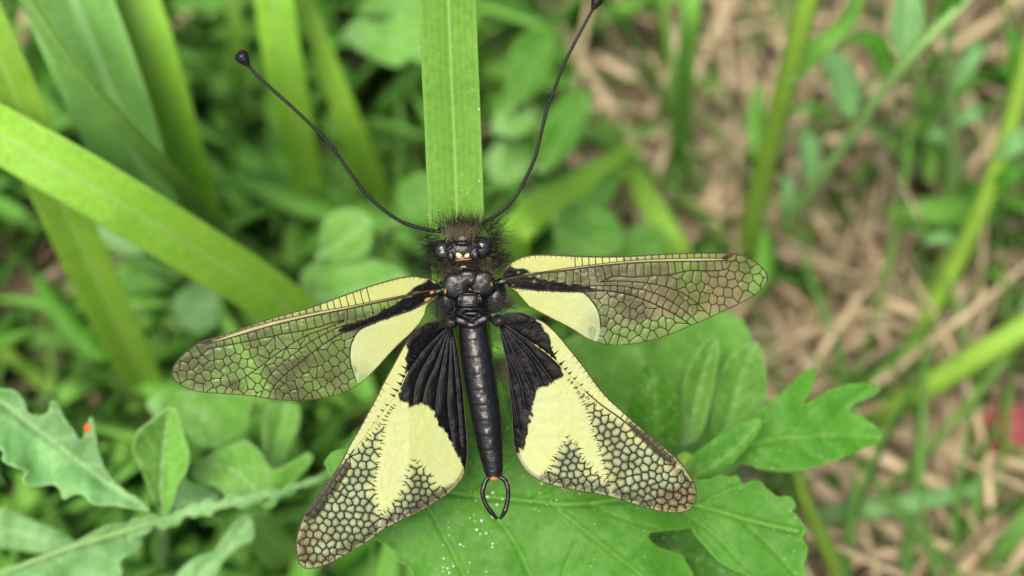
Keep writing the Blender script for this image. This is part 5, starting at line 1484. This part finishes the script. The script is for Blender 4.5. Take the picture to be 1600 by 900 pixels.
o = litter('straw_litter', 800, (18, 60), (0.7, 2.4), (4, 16), 'straw', 57, lambda x, y: 1.0 if x > 930 else (0.9 if green_density(np.float64(x), np.float64(y)) < 0.3 else 0.12), 0.15, tone=(0.1, 1.2), hue=(0.42, 0.58)); tag(o, 'loose pale straw heaped beyond the wing tip', 'straw')
o = litter('dead_stalks', 500, (15, 55), (0.6, 2.2), (0.5, 6), 'straw_dark', 52, one, 0.1, tone=(0.2, 1.0)); tag(o, 'brown dead stalks mixed into the straw', 'straw')
o = litter('ground_cover', 2400, (8, 26), (1.6, 6.0), (1, 32), 'leaf_pale', 53, green_density, 0.6, tone=(0.3, 1.0), hue=(0.4, 0.62), curl=0.2); tag(o, 'small pale green leaves filling the ground beneath the plants', 'ground cover')
o = litter('ground_cover', 500, (8, 22), (2.0, 6.0), (2, 26), 'leaf', 54, green_density, 0.5, tone=(0.2, 0.9), hue=(0.42, 0.6), curl=0.2); tag(o, 'small dark green leaves filling the ground beneath the plants', 'ground cover')
gd = lambda x, y: 0.5 + 0.5 * float(np.exp(-(((x - 1180) / 90) ** 2 + ((y - 230) / 260) ** 2))) + (0.3 if x > 1350 else 0) - (0.25 if 900 < x < 1080 else 0)
o = litter('thin_grass', 900, (25, 65), (0.7, 2.0), (0.5, 4), 'grass_dark', 55, gd, 0.2, tone=(0.2, 1.0), hue=(0.4, 0.56), curl=0.25, upright=1.2); tag(o, 'thin green grass standing in the straw', 'grass')
o = litter('dry_grass', 420, (25, 70), (0.8, 2.2), (0.5, 6), 'straw', 58, lambda x, y: 1.0 if x > 900 else 0.2, 0.3, tone=(0.6, 1.5), hue=(0.44, 0.56), curl=0.3, upright=0.45); tag(o, 'bleached dry grass standing loose in the straw', 'grass')
out = lambda x, y: 0.0 if (-480 < x < 2080 and -400 < y < 1230) else 1.0
o = litter('straw_litter', 1200, (25, 80), (0.8, 3.0), (0.5, 10), 'straw', 61, out, 0.15, region=(-1300, 2900, -900, 2300), tone=(0.1, 1.0)); tag(o, 'dry straw strewn over the soil farther from the owlfly', 'straw')
o = litter('ground_cover', 1300, (10, 30), (2.0, 7.0), (2, 30), 'leaf_pale', 62, lambda x, y: out(x, y) * (1.0 if x < 900 else 0.25), 0.6, region=(-1300, 2900, -900, 2300), tone=(0.3, 1.0), curl=0.2); tag(o, 'small leaves growing over the soil farther from the owlfly', 'ground cover')
# a few straws that can be told apart
def straw(label, pts, w_, m='straw'):
    path = px_path(pts)
    t_ = path[0]
    V, F, c = stem_arrays(path, px_width(path, w_) * 0.5, nseg=20, sides=8, tone=0.6, hue=0.5)
    o = mesh_obj('dry_straw', V, F, M[m], None, t_, True, c)
    tag(o, label, 'straw', None)
straw('thick pale straw running down from the blunt leaf tip', [(1250, 730, 10), (1320, 790, 12), (1420, 850, 12), (1540, 905, 10)], [16, 18, 18, 14])
straw('second pale straw lying parallel to the thick straw', [(1290, 720, 8), (1370, 770, 10), (1450, 800, 9)], [14, 20, 14])
straw('pale straw lying level below the bluish level blade', [(1290, 905, 10), (1360, 870, 12), (1470, 855, 12), (1560, 850, 9)], [12, 15, 15, 12])
straw('brown dead stalk crossing under the herb\'s leaf stalk', [(1180, 850, 6), (1280, 830, 8), (1400, 870, 8), (1480, 900, 6)], [14, 16, 16, 12], 'straw_dark')
